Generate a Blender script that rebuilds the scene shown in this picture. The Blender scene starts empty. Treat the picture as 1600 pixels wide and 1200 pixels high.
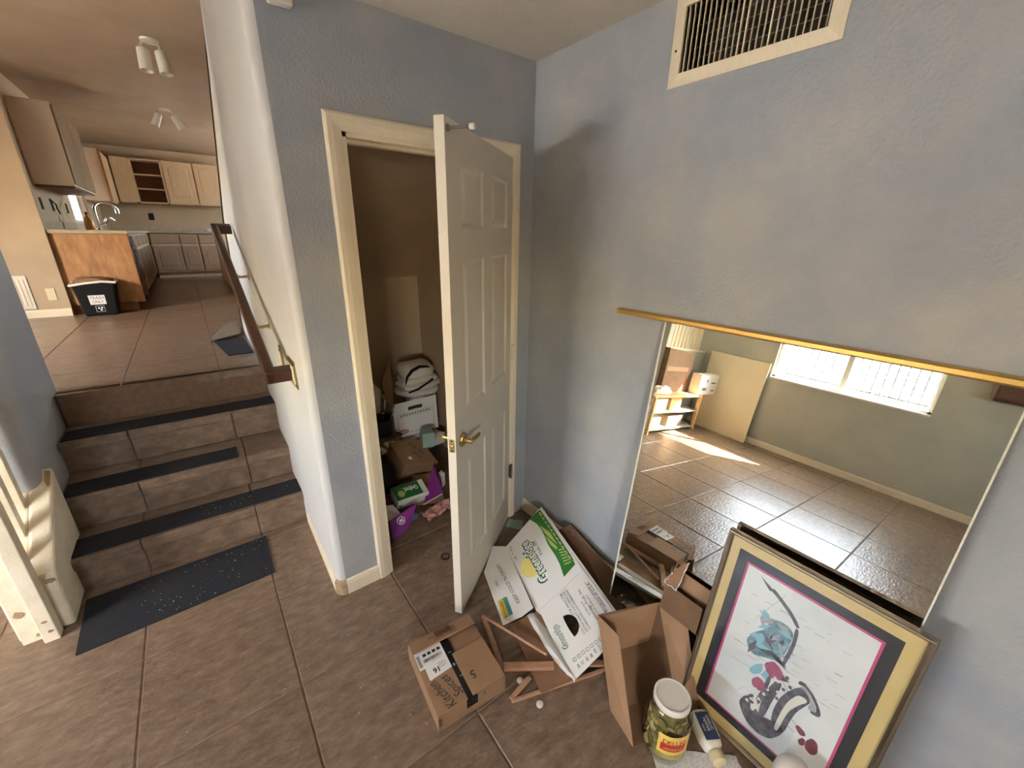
import bpy, bmesh, math, random
from mathutils import Vector as V, Matrix

random.seed(7)
S = bpy.context.scene
COL = S.collection

# ------------------------------------------------------------------ camera, world, sun, exposure
cam_d = bpy.data.cameras.new('camera')
cam = bpy.data.objects.new('camera', cam_d)
COL.objects.link(cam)
S.camera = cam
cam_d.sensor_width = 36.0
cam_d.sensor_fit = 'HORIZONTAL'
cam_d.lens = 636.18 / 1600.0 * 36.0
cam_d.clip_start = 0.02
CR = V((0.79501885, -0.60641164, 0.01448982))
CU = V((0.19619497, 0.27967264, 0.93983549))
CF = V((0.57397958, 0.7443441, -0.34131994))
cam.matrix_world = Matrix(((CR.x, CU.x, -CF.x, -1.4507), (CR.y, CU.y, -CF.y, -1.7347), (CR.z, CU.z, -CF.z, 1.6978), (0, 0, 0, 1)))

S.view_settings.view_transform = 'Standard'
S.view_settings.look = 'None'
S.view_settings.gamma = 1.0
S.view_settings.use_curve_mapping = False
S.view_settings.exposure = 2.35
S.cycles.max_bounces = 10
S.cycles.diffuse_bounces = 7
S.cycles.glossy_bounces = 6
S.cycles.transparent_max_bounces = 12
S.cycles.transmission_bounces = 6
S.cycles.caustics_reflective = False
S.cycles.caustics_refractive = False
S.cycles.sample_clamp_indirect = 6.0
S.cycles.use_denoising = True
try:
    S.cycles.denoiser = 'OPENIMAGEDENOISE'
except Exception:
    pass

W = bpy.data.worlds.new('sky')
S.world = W
W.use_nodes = True
wn = W.node_tree
wn.nodes.clear()
wo = wn.nodes.new('ShaderNodeOutputWorld')
bg = wn.nodes.new('ShaderNodeBackground')
sky = wn.nodes.new('ShaderNodeTexSky')
sky.sky_type = 'NISHITA'
sky.sun_disc = False
sky.sun_elevation = math.radians(37)
sky.sun_rotation = math.radians(227)
sky.air_density = 1.0
sky.dust_density = 2.5
bg.inputs['Strength'].default_value = 3.2
soft = wn.nodes.new('ShaderNodeMix')
soft.data_type = 'RGBA'
soft.inputs['Factor'].default_value = 0.55
soft.inputs['B'].default_value = (2.0, 1.86, 1.66, 1)
wn.links.new(sky.outputs[0], soft.inputs['A'])
wn.links.new(soft.outputs['Result'], bg.inputs[0])
wn.links.new(bg.outputs[0], wo.inputs[0])

sun_d = bpy.data.lights.new('sun', 'SUN')
sun_d.energy = 26.0
sun_d.angle = math.radians(0.6)
sun_d.color = (1.0, 0.93, 0.80)
sun = bpy.data.objects.new('sun', sun_d)
COL.objects.link(sun)
sun.rotation_euler = V((0.85, 0.9, -0.955)).to_track_quat('-Z', 'Y').to_euler()


def portal(loc, direction, sx, sy):
    d = bpy.data.lights.new('window_portal', 'AREA')
    d.shape = 'RECTANGLE'
    d.size, d.size_y = sx, sy
    d.cycles.is_portal = True
    o = bpy.data.objects.new('window_portal', d)
    COL.objects.link(o)
    o.location = loc
    o.rotation_euler = V(direction).to_track_quat('-Z', 'Y').to_euler()


portal((-4.83, -0.53, 1.30), (1, 0, 0), 1.62, 0.75)
portal((-4.83, 2.0, 2.125), (1, 0, 0), 1.0, 1.05)
portal((-2.95, -4.11, 1.55), (0, 1, 0), 0.8, 0.56)
portal((1.56, 7.55, 2.4), (-1, 0, 0), 1.1, 1.0)
portal((-2.72, 7.63, 2.07), (1, 0, 0), 1.5, 0.56)


# ------------------------------------------------------------------ materials
def lin(c):
    def f(v):
        v /= 255.0
        return v / 12.92 if v <= 0.04045 else ((v + 0.055) / 1.055) ** 2.4
    return (f(c[0]), f(c[1]), f(c[2]), 1.0)


def mat(name, c, c2=None, rough=0.6, metal=0.0, scale=4.0, bump=0.0, bscale=150.0, rand=0.0, spec=0.5, aniso=None, c3=None, detail=5.0, lo=0.35, hi=0.65):
    m = bpy.data.materials.new(name)
    m.use_nodes = True
    t = m.node_tree
    b = t.nodes['Principled BSDF']
    b.inputs['Roughness'].default_value = rough
    b.inputs['Metallic'].default_value = metal
    b.inputs['Specular IOR Level'].default_value = spec
    geo = t.nodes.new('ShaderNodeNewGeometry')
    src = geo.outputs['Position']
    if aniso:
        mp = t.nodes.new('ShaderNodeMapping')
        mp.inputs['Scale'].default_value = aniso
        t.links.new(src, mp.inputs['Vector'])
        src = mp.outputs['Vector']
    out = None
    if c2 is None:
        b.inputs['Base Color'].default_value = lin(c)
        rgb = t.nodes.new('ShaderNodeRGB')
        rgb.outputs[0].default_value = lin(c)
        out = rgb.outputs[0]
    else:
        n = t.nodes.new('ShaderNodeTexNoise')
        n.inputs['Scale'].default_value = scale
        n.inputs['Detail'].default_value = detail
        n.inputs['Roughness'].default_value = 0.6
        r = t.nodes.new('ShaderNodeValToRGB')
        r.color_ramp.elements[0].position = lo
        r.color_ramp.elements[1].position = hi
        r.color_ramp.elements[0].color = lin(c)
        r.color_ramp.elements[1].color = lin(c2)
        if c3 is not None:
            e = r.color_ramp.elements.new(0.5 * (lo + hi))
            e.color = lin(c3)
        t.links.new(src, n.inputs['Vector'])
        t.links.new(n.outputs['Fac'], r.inputs['Fac'])
        out = r.outputs['Color']
    if rand:
        oi = t.nodes.new('ShaderNodeObjectInfo')
        mr = t.nodes.new('ShaderNodeMapRange')
        mr.inputs['To Min'].default_value = 1.0 - rand
        mr.inputs['To Max'].default_value = 1.0 + rand
        t.links.new(oi.outputs['Random'], mr.inputs['Value'])
        mx = t.nodes.new('ShaderNodeMix')
        mx.data_type = 'RGBA'
        mx.blend_type = 'MULTIPLY'
        mx.inputs['Factor'].default_value = 1.0
        t.links.new(out, mx.inputs['A'])
        t.links.new(mr.outputs['Result'], mx.inputs['B'])
        out = mx.outputs['Result']
    t.links.new(out, b.inputs['Base Color'])
    if bump:
        bn = t.nodes.new('ShaderNodeTexNoise')
        bn.inputs['Scale'].default_value = bscale
        bn.inputs['Detail'].default_value = 4.0
        t.links.new(src, bn.inputs['Vector'])
        bu = t.nodes.new('ShaderNodeBump')
        bu.inputs['Strength'].default_value = bump
        bu.inputs['Distance'].default_value = 0.004
        t.links.new(bn.outputs['Fac'], bu.inputs['Height'])
        t.links.new(bu.outputs['Normal'], b.inputs['Normal'])
    return m


M = {}
M['blue_paint'] = mat('blue_grey_paint', (150, 156, 165), (172, 172, 170), rough=0.55, scale=2.4, bump=0.7, bscale=95, c3=(160, 163, 168), detail=7)
M['blue_pale'] = mat('pale_stair_paint', (196, 196, 196), (206, 202, 196), rough=0.6, scale=2.0, bump=0.35, bscale=120)
M['far_paint'] = mat('green_grey_paint', (172, 174, 164), (188, 186, 172), rough=0.6, scale=1.7, bump=0.2, bscale=120)
M['ceiling'] = mat('ceiling_paint', (214, 206, 194), (220, 212, 200), rough=0.8, scale=3, bump=0.5, bscale=90)
M['tan_wall'] = mat('tan_paint', (176, 154, 126), (186, 164, 136), rough=0.7, scale=2, bump=0.2)
M['kitchen_ceiling'] = mat('tan_ceiling_paint', (172, 152, 128), (182, 162, 138), rough=0.8, scale=2, bump=0.2)
M['cream'] = mat('cream_trim_paint', (226, 212, 184), (232, 220, 196), rough=0.42, scale=12, aniso=(20, 20, 1.5), bump=0.12, bscale=10)
M['cream_worn'] = mat('worn_cream_paint', (222, 211, 186), (236, 226, 204), rough=0.45, scale=9, lo=0.4, hi=0.6, bump=0.2)
M['scuff'] = mat('bare_scuffed_wood', (150, 124, 90), (172, 150, 118), rough=0.8, scale=40)
M['door'] = mat('door_paint', (214, 205, 188), (219, 210, 194), rough=0.38, scale=3)
M['brass'] = mat('brass', (184, 160, 104), rough=0.3, metal=1.0)
M['gold'] = mat('brushed_gold_rail', (206, 166, 92), (216, 178, 106), rough=0.32, metal=0.9, scale=3, aniso=(1, 30, 200))
M['steel'] = mat('dull_steel', (150, 146, 140), rough=0.35, metal=1.0)
M['chrome'] = mat('chrome', (225, 225, 225), rough=0.12, metal=1.0)
M['white_plastic'] = mat('white_plastic', (226, 222, 212), (220, 214, 202), rough=0.4, scale=20)
M['ivory'] = mat('ivory_plastic', (222, 208, 172), rough=0.4)
M['black'] = mat('black_plastic', (11, 11, 12), rough=0.7, spec=0.25)
M['hole'] = mat('dark_void', (16, 13, 11), rough=0.9)
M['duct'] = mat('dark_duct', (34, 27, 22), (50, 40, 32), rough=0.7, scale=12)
M['tile'] = mat('slate_tile', (98, 80, 66), (150, 129, 109), rough=0.28, scale=17, rand=0.05, bump=0.8, bscale=40, c3=(123, 103, 86), detail=12, lo=0.25, hi=0.75, aniso=(0.8, 1.7, 1.2))
M['grout'] = mat('brown_grout', (112, 88, 70), (128, 102, 82), rough=0.9, scale=30)
M['mat'] = mat('navy_carpet_runner', (25, 26, 32), (36, 37, 44), rough=0.95, scale=90, bump=0.7, bscale=420)
M['mat_old'] = mat('grey_carpet_backing', (112, 98, 82), (126, 112, 96), rough=0.95, scale=60)
M['dark_wood'] = mat('dark_stained_wood', (58, 34, 24), (82, 50, 34), rough=0.35, scale=6, aniso=(30, 3, 3))
M['oak'] = mat('plywood_panel', (150, 104, 64), (182, 136, 90), rough=0.55, scale=4, aniso=(5, 5, 1.2), c3=(168, 120, 76))
M['pickled'] = mat('pickled_oak', (196, 168, 136), (208, 182, 150), rough=0.5, scale=5, aniso=(14, 14, 1.2))
M['pickled_pale'] = mat('pale_cabinet_side', (228, 210, 192), (234, 218, 200), rough=0.55, scale=3)
M['oak_trim'] = mat('oak_edge', (170, 112, 70), rough=0.5)
M['counter'] = mat('counter_tile', (168, 152, 128), (184, 168, 144), rough=0.35, scale=14)
M['pickled_dull'] = mat('shaded_oak_fronts', (158, 130, 102), (172, 144, 116), rough=0.5, scale=5, aniso=(14, 14, 1.2))  # copy of the pickled oak, shade of the low far fronts in its colour
M['cab_door'] = mat('shaded_oak_door', (128, 106, 80), (142, 120, 92), rough=0.55, scale=5, aniso=(14, 14, 1.2))  # pickled oak darkened in colour so brightly lit fronts read as shaded
M['cab_dark'] = mat('cabinet_interior', (96, 62, 44), (112, 74, 54), rough=0.7, scale=6)
M['kraft'] = mat('kraft_cardboard', (148, 114, 84), (158, 124, 94), rough=0.8, scale=6, bump=0.12, bscale=60)
M['kraft_in'] = mat('kraft_cardboard_inside', (134, 98, 72), (146, 110, 82), rough=0.85, scale=6)
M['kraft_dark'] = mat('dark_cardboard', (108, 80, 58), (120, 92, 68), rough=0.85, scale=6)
M['white_card'] = mat('white_printed_card', (226, 224, 220), (232, 230, 226), rough=0.5, scale=5)
M['green'] = mat('green_ink', (52, 122, 50), rough=0.5)
M['dkgreen'] = mat('dark_green_ink', (40, 96, 66), rough=0.5)
M['ltgreen'] = mat('light_green_ink', (186, 196, 110), rough=0.5)
M['yellow'] = mat('yellow_ink', (236, 222, 130), rough=0.5)
M['ink'] = mat('black_ink', (40, 36, 34), rough=0.6)
M['grey_ink'] = mat('grey_ink', (110, 106, 102), rough=0.6)
M['white_ink'] = mat('white_ink', (240, 240, 236), rough=0.5)
M['teal'] = mat('teal_ink', (92, 150, 150), rough=0.5)
M['amber'] = mat('amber_ink', (222, 196, 74), rough=0.5)
M['tape'] = mat('black_tape', (24, 25, 28), rough=0.2)
M['paper'] = mat('label_paper', (232, 228, 224), rough=0.5)
M['wood'] = mat('raw_pine', (166, 126, 98), (182, 142, 112), rough=0.6, scale=8, aniso=(4, 4, 20))
M['mirror'] = mat('silvered_glass', (236, 238, 230), rough=0.0, metal=1.0)
M['glass_edge'] = mat('ground_glass_edge', (206, 204, 190), (226, 224, 212), rough=0.5, scale=90)
M['frame'] = mat('champagne_frame', (160, 148, 134), (170, 158, 142), rough=0.26, metal=0.9, scale=5)
M['gold_mat'] = mat('gold_mat_board', (212, 184, 124), (218, 190, 132), rough=0.5, scale=6)
M['black_mat'] = mat('black_mat_board', (46, 44, 48), rough=0.6)
M['pink_mat'] = mat('pink_mat_board', (200, 80, 128), rough=0.55)
M['print'] = mat('pale_print', (206, 206, 206), (230, 230, 228), rough=0.6, scale=5, c3=(222, 222, 222), lo=0.25, hi=0.7)
M['sax_dark'] = mat('print_graphite', (66, 64, 72), (120, 116, 124), rough=0.6, scale=45, lo=0.3, hi=0.7)
M['sax_light'] = mat('print_cream_highlight', (226, 220, 208), rough=0.6)
M['p_teal'] = mat('print_teal', (86, 118, 130), (136, 168, 180), rough=0.6, scale=40)
M['p_grey'] = mat('print_grey_wash', (150, 152, 160), (176, 178, 184), rough=0.6, scale=40)
M['p_blue'] = mat('print_light_blue', (140, 190, 206), rough=0.6)
M['p_rose'] = mat('print_rose', (156, 74, 100), (178, 98, 122), rough=0.6, scale=50)
M['p_plum'] = mat('print_plum', (120, 58, 76), (140, 74, 92), rough=0.6, scale=50)
M['cloth'] = mat('white_bedding', (206, 198, 184), (216, 208, 196), rough=0.9, scale=9, bump=0.4, bscale=30)
M['purple'] = mat('purple_print', (122, 34, 128), (132, 40, 138), rough=0.5, scale=6)
M['pink_paper'] = mat('pink_tissue', (206, 150, 146), (216, 164, 158), rough=0.8, scale=9)
M['black_bag'] = mat('black_bag', (20, 19, 22), (30, 29, 32), rough=0.6, scale=9)
M['red'] = mat('red_ink', (176, 44, 40), rough=0.5)
M['tissue_green'] = mat('tissue_green', (36, 112, 56), rough=0.5)
M['lid'] = mat('jar_lid', (222, 216, 206), rough=0.35)
M['pickle'] = mat('pickle_slice', (140, 124, 66), (166, 152, 100), rough=0.4, scale=30)
M['pickle_skin'] = mat('pickle_skin', (96, 90, 48), (116, 108, 62), rough=0.4, scale=30)
M['lab_yellow'] = mat('jar_label_yellow', (226, 196, 92), (214, 186, 90), rough=0.45, scale=20)
M['navy'] = mat('navy_label', (40, 52, 84), (46, 60, 96), rough=0.4, scale=20)
M['bottle'] = mat('cream_bottle', (224, 218, 200), rough=0.35)
M['cap'] = mat('tan_cap', (206, 190, 154), rough=0.45)
M['news'] = mat('printed_paper', (196, 194, 192), (222, 220, 218), rough=0.8, scale=60, aniso=(1, 6, 1), lo=0.45, hi=0.55)
M['board'] = mat('cream_board', (228, 214, 180), (234, 220, 188), rough=0.6, scale=2)
M['brown_case'] = mat('brown_leatherette', (92, 66, 54), (104, 76, 62), rough=0.5, scale=9)
M['pale_wood'] = mat('pale_shelf_wood', (206, 160, 108), (216, 172, 122), rough=0.5, scale=6)
M['shelf_glass'] = mat('frosted_shelf', (170, 176, 172), (186, 190, 186), rough=0.15, scale=6)
M['ground'] = mat('patio_concrete', (214, 208, 198), (226, 220, 210), rough=0.9, scale=2)
M['iron'] = mat('grey_iron', (70, 70, 72), rough=0.5)
M['insul'] = mat('torn_insulation', (104, 92, 80), (136, 122, 108), rough=0.95, scale=30, bump=0.8, bscale=50)
M['soap'] = mat('amber_soap', (226, 170, 90), rough=0.3)
M['tealcard'] = mat('teal_card', (150, 176, 164), (162, 186, 174), rough=0.6, scale=9)
M['dark_strip'] = mat('dark_edge_strip', (40, 32, 26), rough=0.6)


def thin_glass(name, tint=(1, 1, 1), rough=0.0, base=0.03):
    m = bpy.data.materials.new(name)
    m.use_nodes = True
    t = m.node_tree
    t.nodes.clear()
    o = t.nodes.new('ShaderNodeOutputMaterial')
    mix = t.nodes.new('ShaderNodeMixShader')
    tr = t.nodes.new('ShaderNodeBsdfTransparent')
    tr.inputs['Color'].default_value = (*tint, 1)
    gl = t.nodes.new('ShaderNodeBsdfGlossy')
    gl.inputs['Roughness'].default_value = rough
    ge = t.nodes.new('ShaderNodeNewGeometry')
    dot = t.nodes.new('ShaderNodeVectorMath')
    dot.operation = 'DOT_PRODUCT'
    t.links.new(ge.outputs['Incoming'], dot.inputs[0])
    t.links.new(ge.outputs['Normal'], dot.inputs[1])
    prev = dot.outputs['Value']
    for op, k in (('ABSOLUTE', None), ('SUBTRACT', 1.0), ('POWER', 5.0), ('MULTIPLY_ADD', 0.9)):
        q = t.nodes.new('ShaderNodeMath')
        q.operation = op
        if op == 'SUBTRACT':
            q.inputs[0].default_value = k
            t.links.new(prev, q.inputs[1])
        else:
            t.links.new(prev, q.inputs[0])
            if k is not None:
                q.inputs[1].default_value = k
        if op == 'MULTIPLY_ADD':
            q.inputs[2].default_value = 0.035
        prev = q.outputs[0]
    t.links.new(prev, mix.inputs[0])
    t.links.new(tr.outputs[0], mix.inputs[1])
    t.links.new(gl.outputs[0], mix.inputs[2])
    t.links.new(mix.outputs[0], o.inputs[0])
    return m


M['glass'] = thin_glass('clear_pane', (0.97, 0.98, 0.98))
M['jar_glass'] = thin_glass('clear_jar_plastic', (0.93, 0.94, 0.88), 0.03)

# ------------------------------------------------------------------ mesh helpers
ORG = {}


class MB:
    def __init__(self):
        self.v, self.f, self.mi = [], [], []

    def add(self, vs, fs, mi=0):
        k = len(self.v)
        self.v += [V(p) for p in vs]
        for f in fs:
            self.f.append([i + k for i in f])
            self.mi.append(mi)
        return self

    def box(self, a, b, mi=0):
        x0, y0, z0 = [min(a[i], b[i]) for i in range(3)]
        x1, y1, z1 = [max(a[i], b[i]) for i in range(3)]
        return self.add([(x0, y0, z0), (x1, y0, z0), (x1, y1, z0), (x0, y1, z0), (x0, y0, z1), (x1, y0, z1), (x1, y1, z1), (x0, y1, z1)],
                        [(0, 3, 2, 1), (4, 5, 6, 7), (0, 1, 5, 4), (1, 2, 6, 5), (2, 3, 7, 6), (3, 0, 4, 7)], mi)

    def obox(self, o, u, v, w, mi=0):
        """parallelepiped from corner o and three edge vectors"""
        o, u, v, w = V(o), V(u), V(v), V(w)
        p = [o, o + u, o + u + v, o + v, o + w, o + u + w, o + u + v + w, o + v + w]
        fs = [(0, 3, 2, 1), (4, 5, 6, 7), (0, 1, 5, 4), (1, 2, 6, 5), (2, 3, 7, 6), (3, 0, 4, 7)]
        if u.cross(v).dot(w) < 0:
            fs = [tuple(reversed(f)) for f in fs]
        return self.add(p, fs, mi)

    def chbox(self, o, u, v, w, c, mi=0):
        """block whose w-face has chamfered edges: the shape of a tile or raised panel"""
        o, u, v, w = V(o), V(u), V(v), V(w)
        un, vn, wn_ = u.normalized() * c, v.normalized() * c, w.normalized() * min(c, w.length * 0.9)
        base = [o, o + u, o + u + v, o + v]
        mid = [p + w - wn_ for p in base]
        top = [o + un + vn + w, o + u - un + vn + w, o + u + v - un - vn + w, o + v + un - vn + w]
        fs = [(3, 2, 1, 0), (8, 9, 10, 11)]
        for i in range(4):
            j = (i + 1) % 4
            fs += [(i, j, 4 + j, 4 + i), (4 + i, 4 + j, 8 + j, 8 + i)]
        if u.cross(v).dot(w) < 0:
            fs = [tuple(reversed(f)) for f in fs]
        return self.add(base + mid + top, fs, mi)

    def prism(self, poly, w, mi=0):
        """polygon of 3-D points swept along w"""
        p = [V(q) for q in poly]
        n = len(p)
        nn = V((0, 0, 0))
        for i in range(n):
            nn += p[i].cross(p[(i + 1) % n])
        w = V(w)
        fs = [tuple(reversed(range(n))), tuple(range(n, 2 * n))] + [(i, (i + 1) % n, n + (i + 1) % n, n + i) for i in range(n)]
        if nn.dot(w) < 0:
            fs = [tuple(reversed(f)) for f in fs]
        return self.add(p + [q + w for q in p], fs, mi)

    def tube(self, pts, r, n=10, mi=0, cap=True):
        pts = [V(p) for p in pts]
        rs = r if isinstance(r, (list, tuple)) else [r] * len(pts)
        vs, fs = [], []
        d0 = (pts[1] - pts[0]).normalized()
        a = d0.orthogonal().normalized()
        for i, p in enumerate(pts):
            if i == 0:
                d = pts[1] - pts[0]
            elif i == len(pts) - 1:
                d = pts[-1] - pts[-2]
            else:
                d = (pts[i + 1] - pts[i]).normalized() + (pts[i] - pts[i - 1]).normalized()
            d.normalize()
            a = (a - d * a.dot(d)).normalized()
            b = d.cross(a)
            for k in range(n):
                t = 2 * math.pi * k / n
                vs.append(p + (a * math.cos(t) + b * math.sin(t)) * rs[i])
        for i in range(len(pts) - 1):
            for k in range(n):
                j = (k + 1) % n
                fs.append((i * n + k, i * n + j, (i + 1) * n + j, (i + 1) * n + k))
        if cap:
            fs.append(tuple(reversed(range(n))))
            fs.append(tuple(range((len(pts) - 1) * n, len(pts) * n)))
        return self.add(vs, fs, mi)

    def lathe(self, o, prof, n=32, axis=(0, 0, 1), mi=0):
        """profile of (radius, height) spun about axis through o"""
        o, ax = V(o), V(axis).normalized()
        a = ax.orthogonal().normalized()
        b = ax.cross(a)
        vs, fs = [], []
        for r, h in prof:
            for k in range(n):
                t = 2 * math.pi * k / n
                vs.append(o + ax * h + (a * math.cos(t) + b * math.sin(t)) * max(r, 1e-5))
        for i in range(len(prof) - 1):
            for k in range(n):
                j = (k + 1) % n
                fs.append((i * n + k, i * n + j, (i + 1) * n + j, (i + 1) * n + k))
        fs.append(tuple(reversed(range(n))))
        fs.append(tuple(range((len(prof) - 1) * n, len(prof) * n)))
        return self.add(vs, fs, mi)

    def sheet(self, a, b, c, d, t=0.004, mi=0):
        """four-cornered sheet of thickness t"""
        a, b, c, d = V(a), V(b), V(c), V(d)
        n = ((c - a).cross(d - b)).normalized() * t
        return self.add([a, b, c, d, a + n, b + n, c + n, d + n],
                        [(3, 2, 1, 0), (4, 5, 6, 7), (0, 1, 5, 4), (1, 2, 6, 5), (2, 3, 7, 6), (3, 0, 4, 7)], mi)


def obj(name, mb, m, parent=None, smooth=False, bevel=0.0, seg=2):
    me = bpy.data.meshes.new(name)
    o0 = ORG.get(parent.name, V((0, 0, 0))) if parent else V((0, 0, 0))
    me.from_pydata([tuple(p - o0) for p in mb.v], [], mb.f)
    for x in (m if isinstance(m, (list, tuple)) else [m]):
        me.materials.append(M[x] if isinstance(x, str) else x)
    for p, i in zip(me.polygons, mb.mi):
        p.material_index = i
        p.use_smooth = smooth
    if smooth:
        me.update()
        try:
            me.set_sharp_from_angle(angle=math.radians(38))
        except Exception:
            pass
    o = bpy.data.objects.new(name, me)
    COL.objects.link(o)
    if parent:
        o.parent = parent
    ORG[o.name] = o0
    if bevel:
        md = o.modifiers.new('edge', 'BEVEL')
        md.width = bevel
        md.segments = seg
        md.limit_method = 'ANGLE'
    return o


def tag(o, label, cat, group=None, kind=None):
    o['label'] = label
    o['category'] = cat
    if group:
        o['group'] = group
    if kind:
        o['kind'] = kind
    return o


def thing(name, label, cat, loc, group=None, kind=None):
    o = bpy.data.objects.new(name, None)
    COL.objects.link(o)
    o.location = loc
    o.empty_display_size = 0.05
    ORG[o.name] = V(loc)
    return tag(o, label, cat, group, kind)


def struct(name, mb, m, label, cat, **k):
    return tag(obj(name, mb, m, None, **k), label, cat, kind='structure')


def copy_tree(root, delta, label, group=None):
    d = V(delta)

    def cp(o, parent):
        c = o.copy()
        COL.objects.link(c)
        c.parent = parent
        for ch in o.children:
            cp(ch, c)
        return c
    r = cp(root, None)
    r.location = root.location + d
    r['label'] = label
    if group:
        r['group'] = group
    return r


def text(name, s, o, r, up, size, m, parent, align='LEFT', bold=0.0, lift=0.0006, width=None, shear=0.0):
    """flat lettering lying on a surface: o origin, r reading direction, up letter-up direction"""
    cu = bpy.data.curves.new(name, 'FONT')
    cu.body = s
    cu.size = size
    cu.align_x = align
    cu.offset = bold
    cu.shear = shear
    cu.resolution_u = 3
    to = bpy.data.objects.new(name + '_tmp', cu)
    COL.objects.link(to)
    dg = bpy.context.evaluated_depsgraph_get()
    me0 = bpy.data.meshes.new_from_object(to.evaluated_get(dg))
    COL.objects.unlink(to)
    bpy.data.objects.remove(to)
    r, up = V(r).normalized(), V(up).normalized()
    up = (up - r * up.dot(r)).normalized()
    n = r.cross(up)
    mb = MB()
    xs = [v.co.x for v in me0.vertices] or [0]
    sx = 1.0
    if width:
        sx = width / max(1e-6, (max(xs) - min(xs)))
    vs = [V(o) + r * (v.co.x * sx) + up * v.co.y + n * lift for v in me0.vertices]
    fs = [list(p.vertices) for p in me0.polygons]
    bpy.data.meshes.remove(me0)
    mb.add(vs, fs)
    return obj(name, mb, m, parent)


def flat(name, polys, o, u, v, m, parent, lift=0.0008):
    """flat printed shapes (lists of (u, v)) lying on a surface"""
    o, u, v = V(o), V(u).normalized(), V(v).normalized()
    n = u.cross(v).normalized() * lift
    mb = MB()
    for poly in polys:
        a = sum(poly[i][0] * poly[(i + 1) % len(poly)][1] - poly[(i + 1) % len(poly)][0] * poly[i][1] for i in range(len(poly)))
        pl = poly if a > 0 else list(reversed(poly))
        mb.add([o + u * p + v * q + n for p, q in pl], [tuple(range(len(pl)))])
    return obj(name, mb, m, parent)


def rect(a, b, c, d):
    return [(a, b), (c, b), (c, d), (a, d)]


# ================================================================== STRUCTURE
T = 0.5062
TX, TY = -1.926, 0.154
ZK = 0.80      # kitchen floor
ZC = 2.452     # room ceiling
ZKC = 3.20     # kitchen ceiling
XL = -4.70     # window wall of the room

# ---- lower floor with its tiles
fl = struct('floor', MB().box((XL - 0.1, -4.1, -0.12), (0.06, 1.5, -0.003)), 'grout', 'brown slate tile floor of the lower room below the steps', 'floor')
g = 0.0022


def lay(parent, x0, x1, y0, y1, z, tx, ty, skip=None):
    i0, i1 = math.floor((x0 - tx) / T), math.ceil((x1 - tx) / T)
    j0, j1 = math.floor((y0 - ty) / T), math.ceil((y1 - ty) / T)
    full = None
    for i in range(i0, i1):
        for j in range(j0, j1):
            a, b = tx + i * T + g, tx + (i + 1) * T - g
            c, d = ty + j * T + g, ty + (j + 1) * T - g
            a2, b2, c2, d2 = max(a, x0), min(b, x1), max(c, y0), min(d, y1)
            if b2 - a2 < 0.02 or d2 - c2 < 0.02 or (skip and skip(0.5 * (a2 + b2), 0.5 * (c2 + d2))):
                continue
            whole = (a2, b2, c2, d2) == (a, b, c, d)
            if whole and full is not None:
                o = full.copy()
                COL.objects.link(o)
                o.parent = parent
                o.location = full.location + V((a - full['ox'], c - full['oy'], 0))
                continue
            o = obj('tile', MB().chbox((a2, c2, z - 0.008), (b2 - a2, 0, 0), (0, d2 - c2, 0), (0, 0, 0.008), 0.0035), 'tile', parent)
            if whole:
                full = o
                o['ox'], o['oy'] = a, c


lay(fl, XL, 0.0, -4.0, 0.666, 0.0, TX, TY)
lay(fl, XL, -2.36, 0.666, 1.20, 0.0, TX, TY)
lay(fl, -2.36, -1.06, 0.666, 0.79, 0.0, TX, TY)
lay(fl, -1.06, 0.0, 0.666, 1.42, 0.0, TX, TY)

# ---- upper floor (kitchen landing)
kf = struct('floor_kitchen', MB().box((XL, 1.60, ZK - 0.3), (2.0, 10.0, ZK - 0.003)).box((-2.2, 1.56, ZK - 0.3), (-1.1, 1.61, ZK - 0.003)), 'grout', 'brown tile floor of the raised kitchen at the top of the steps', 'floor')
lay(kf, -3.3, -0.4, 1.56, 9.85, ZK, TX, 1.56)

# ---- stairs: three treads plus the landing edge
SX0, SX1 = -2.215, -1.15
nos = [(0.715, 0.20), (0.985, 0.40), (1.275, 0.60), (1.545, 0.80)]
sk = 0.04


def yo(x):
    return -sk * (x - SX1)


st = MB()
for k, (y, z) in enumerate(nos[:3]):
    st.add([(SX0 - 0.03, y + 0.028 + yo(SX0), 0.0), (SX1 + 0.1, y + 0.028 + yo(SX1), 0.0), (SX1 + 0.1, 1.7, 0), (SX0 - 0.03, 1.7, 0),
            (SX0 - 0.03, y + 0.028 + yo(SX0), z - 0.01), (SX1 + 0.1, y + 0.028 + yo(SX1), z - 0.01), (SX1 + 0.1, 1.7, z - 0.01), (SX0 - 0.03, 1.7, z - 0.01)],
           [(0, 3, 2, 1), (4, 5, 6, 7), (0, 1, 5, 4), (1, 2, 6, 5), (2, 3, 7, 6), (3, 0, 4, 7)])
st.add([(SX0 - 0.03, 1.565 + yo(SX0), 0.0), (SX1 + 0.1, 1.565, 0.0), (SX1 + 0.1, 1.7, 0), (SX0 - 0.03, 1.7, 0),
        (SX0 - 0.03, 1.565 + yo(SX0), 0.79), (SX1 + 0.1, 1.565, 0.79), (SX1 + 0.1, 1.7, 0.79), (SX0 - 0.03, 1.7, 0.79)],
       [(0, 3, 2, 1), (4, 5, 6, 7), (0, 1, 5, 4), (1, 2, 6, 5), (2, 3, 7, 6), (3, 0, 4, 7)])
stairs = struct('stairs', st, 'grout', 'four brown tiled steps with navy carpet treads up to kitchen', 'stairs')
cuts = [SX0, -1.926, -1.42, SX1]
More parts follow.
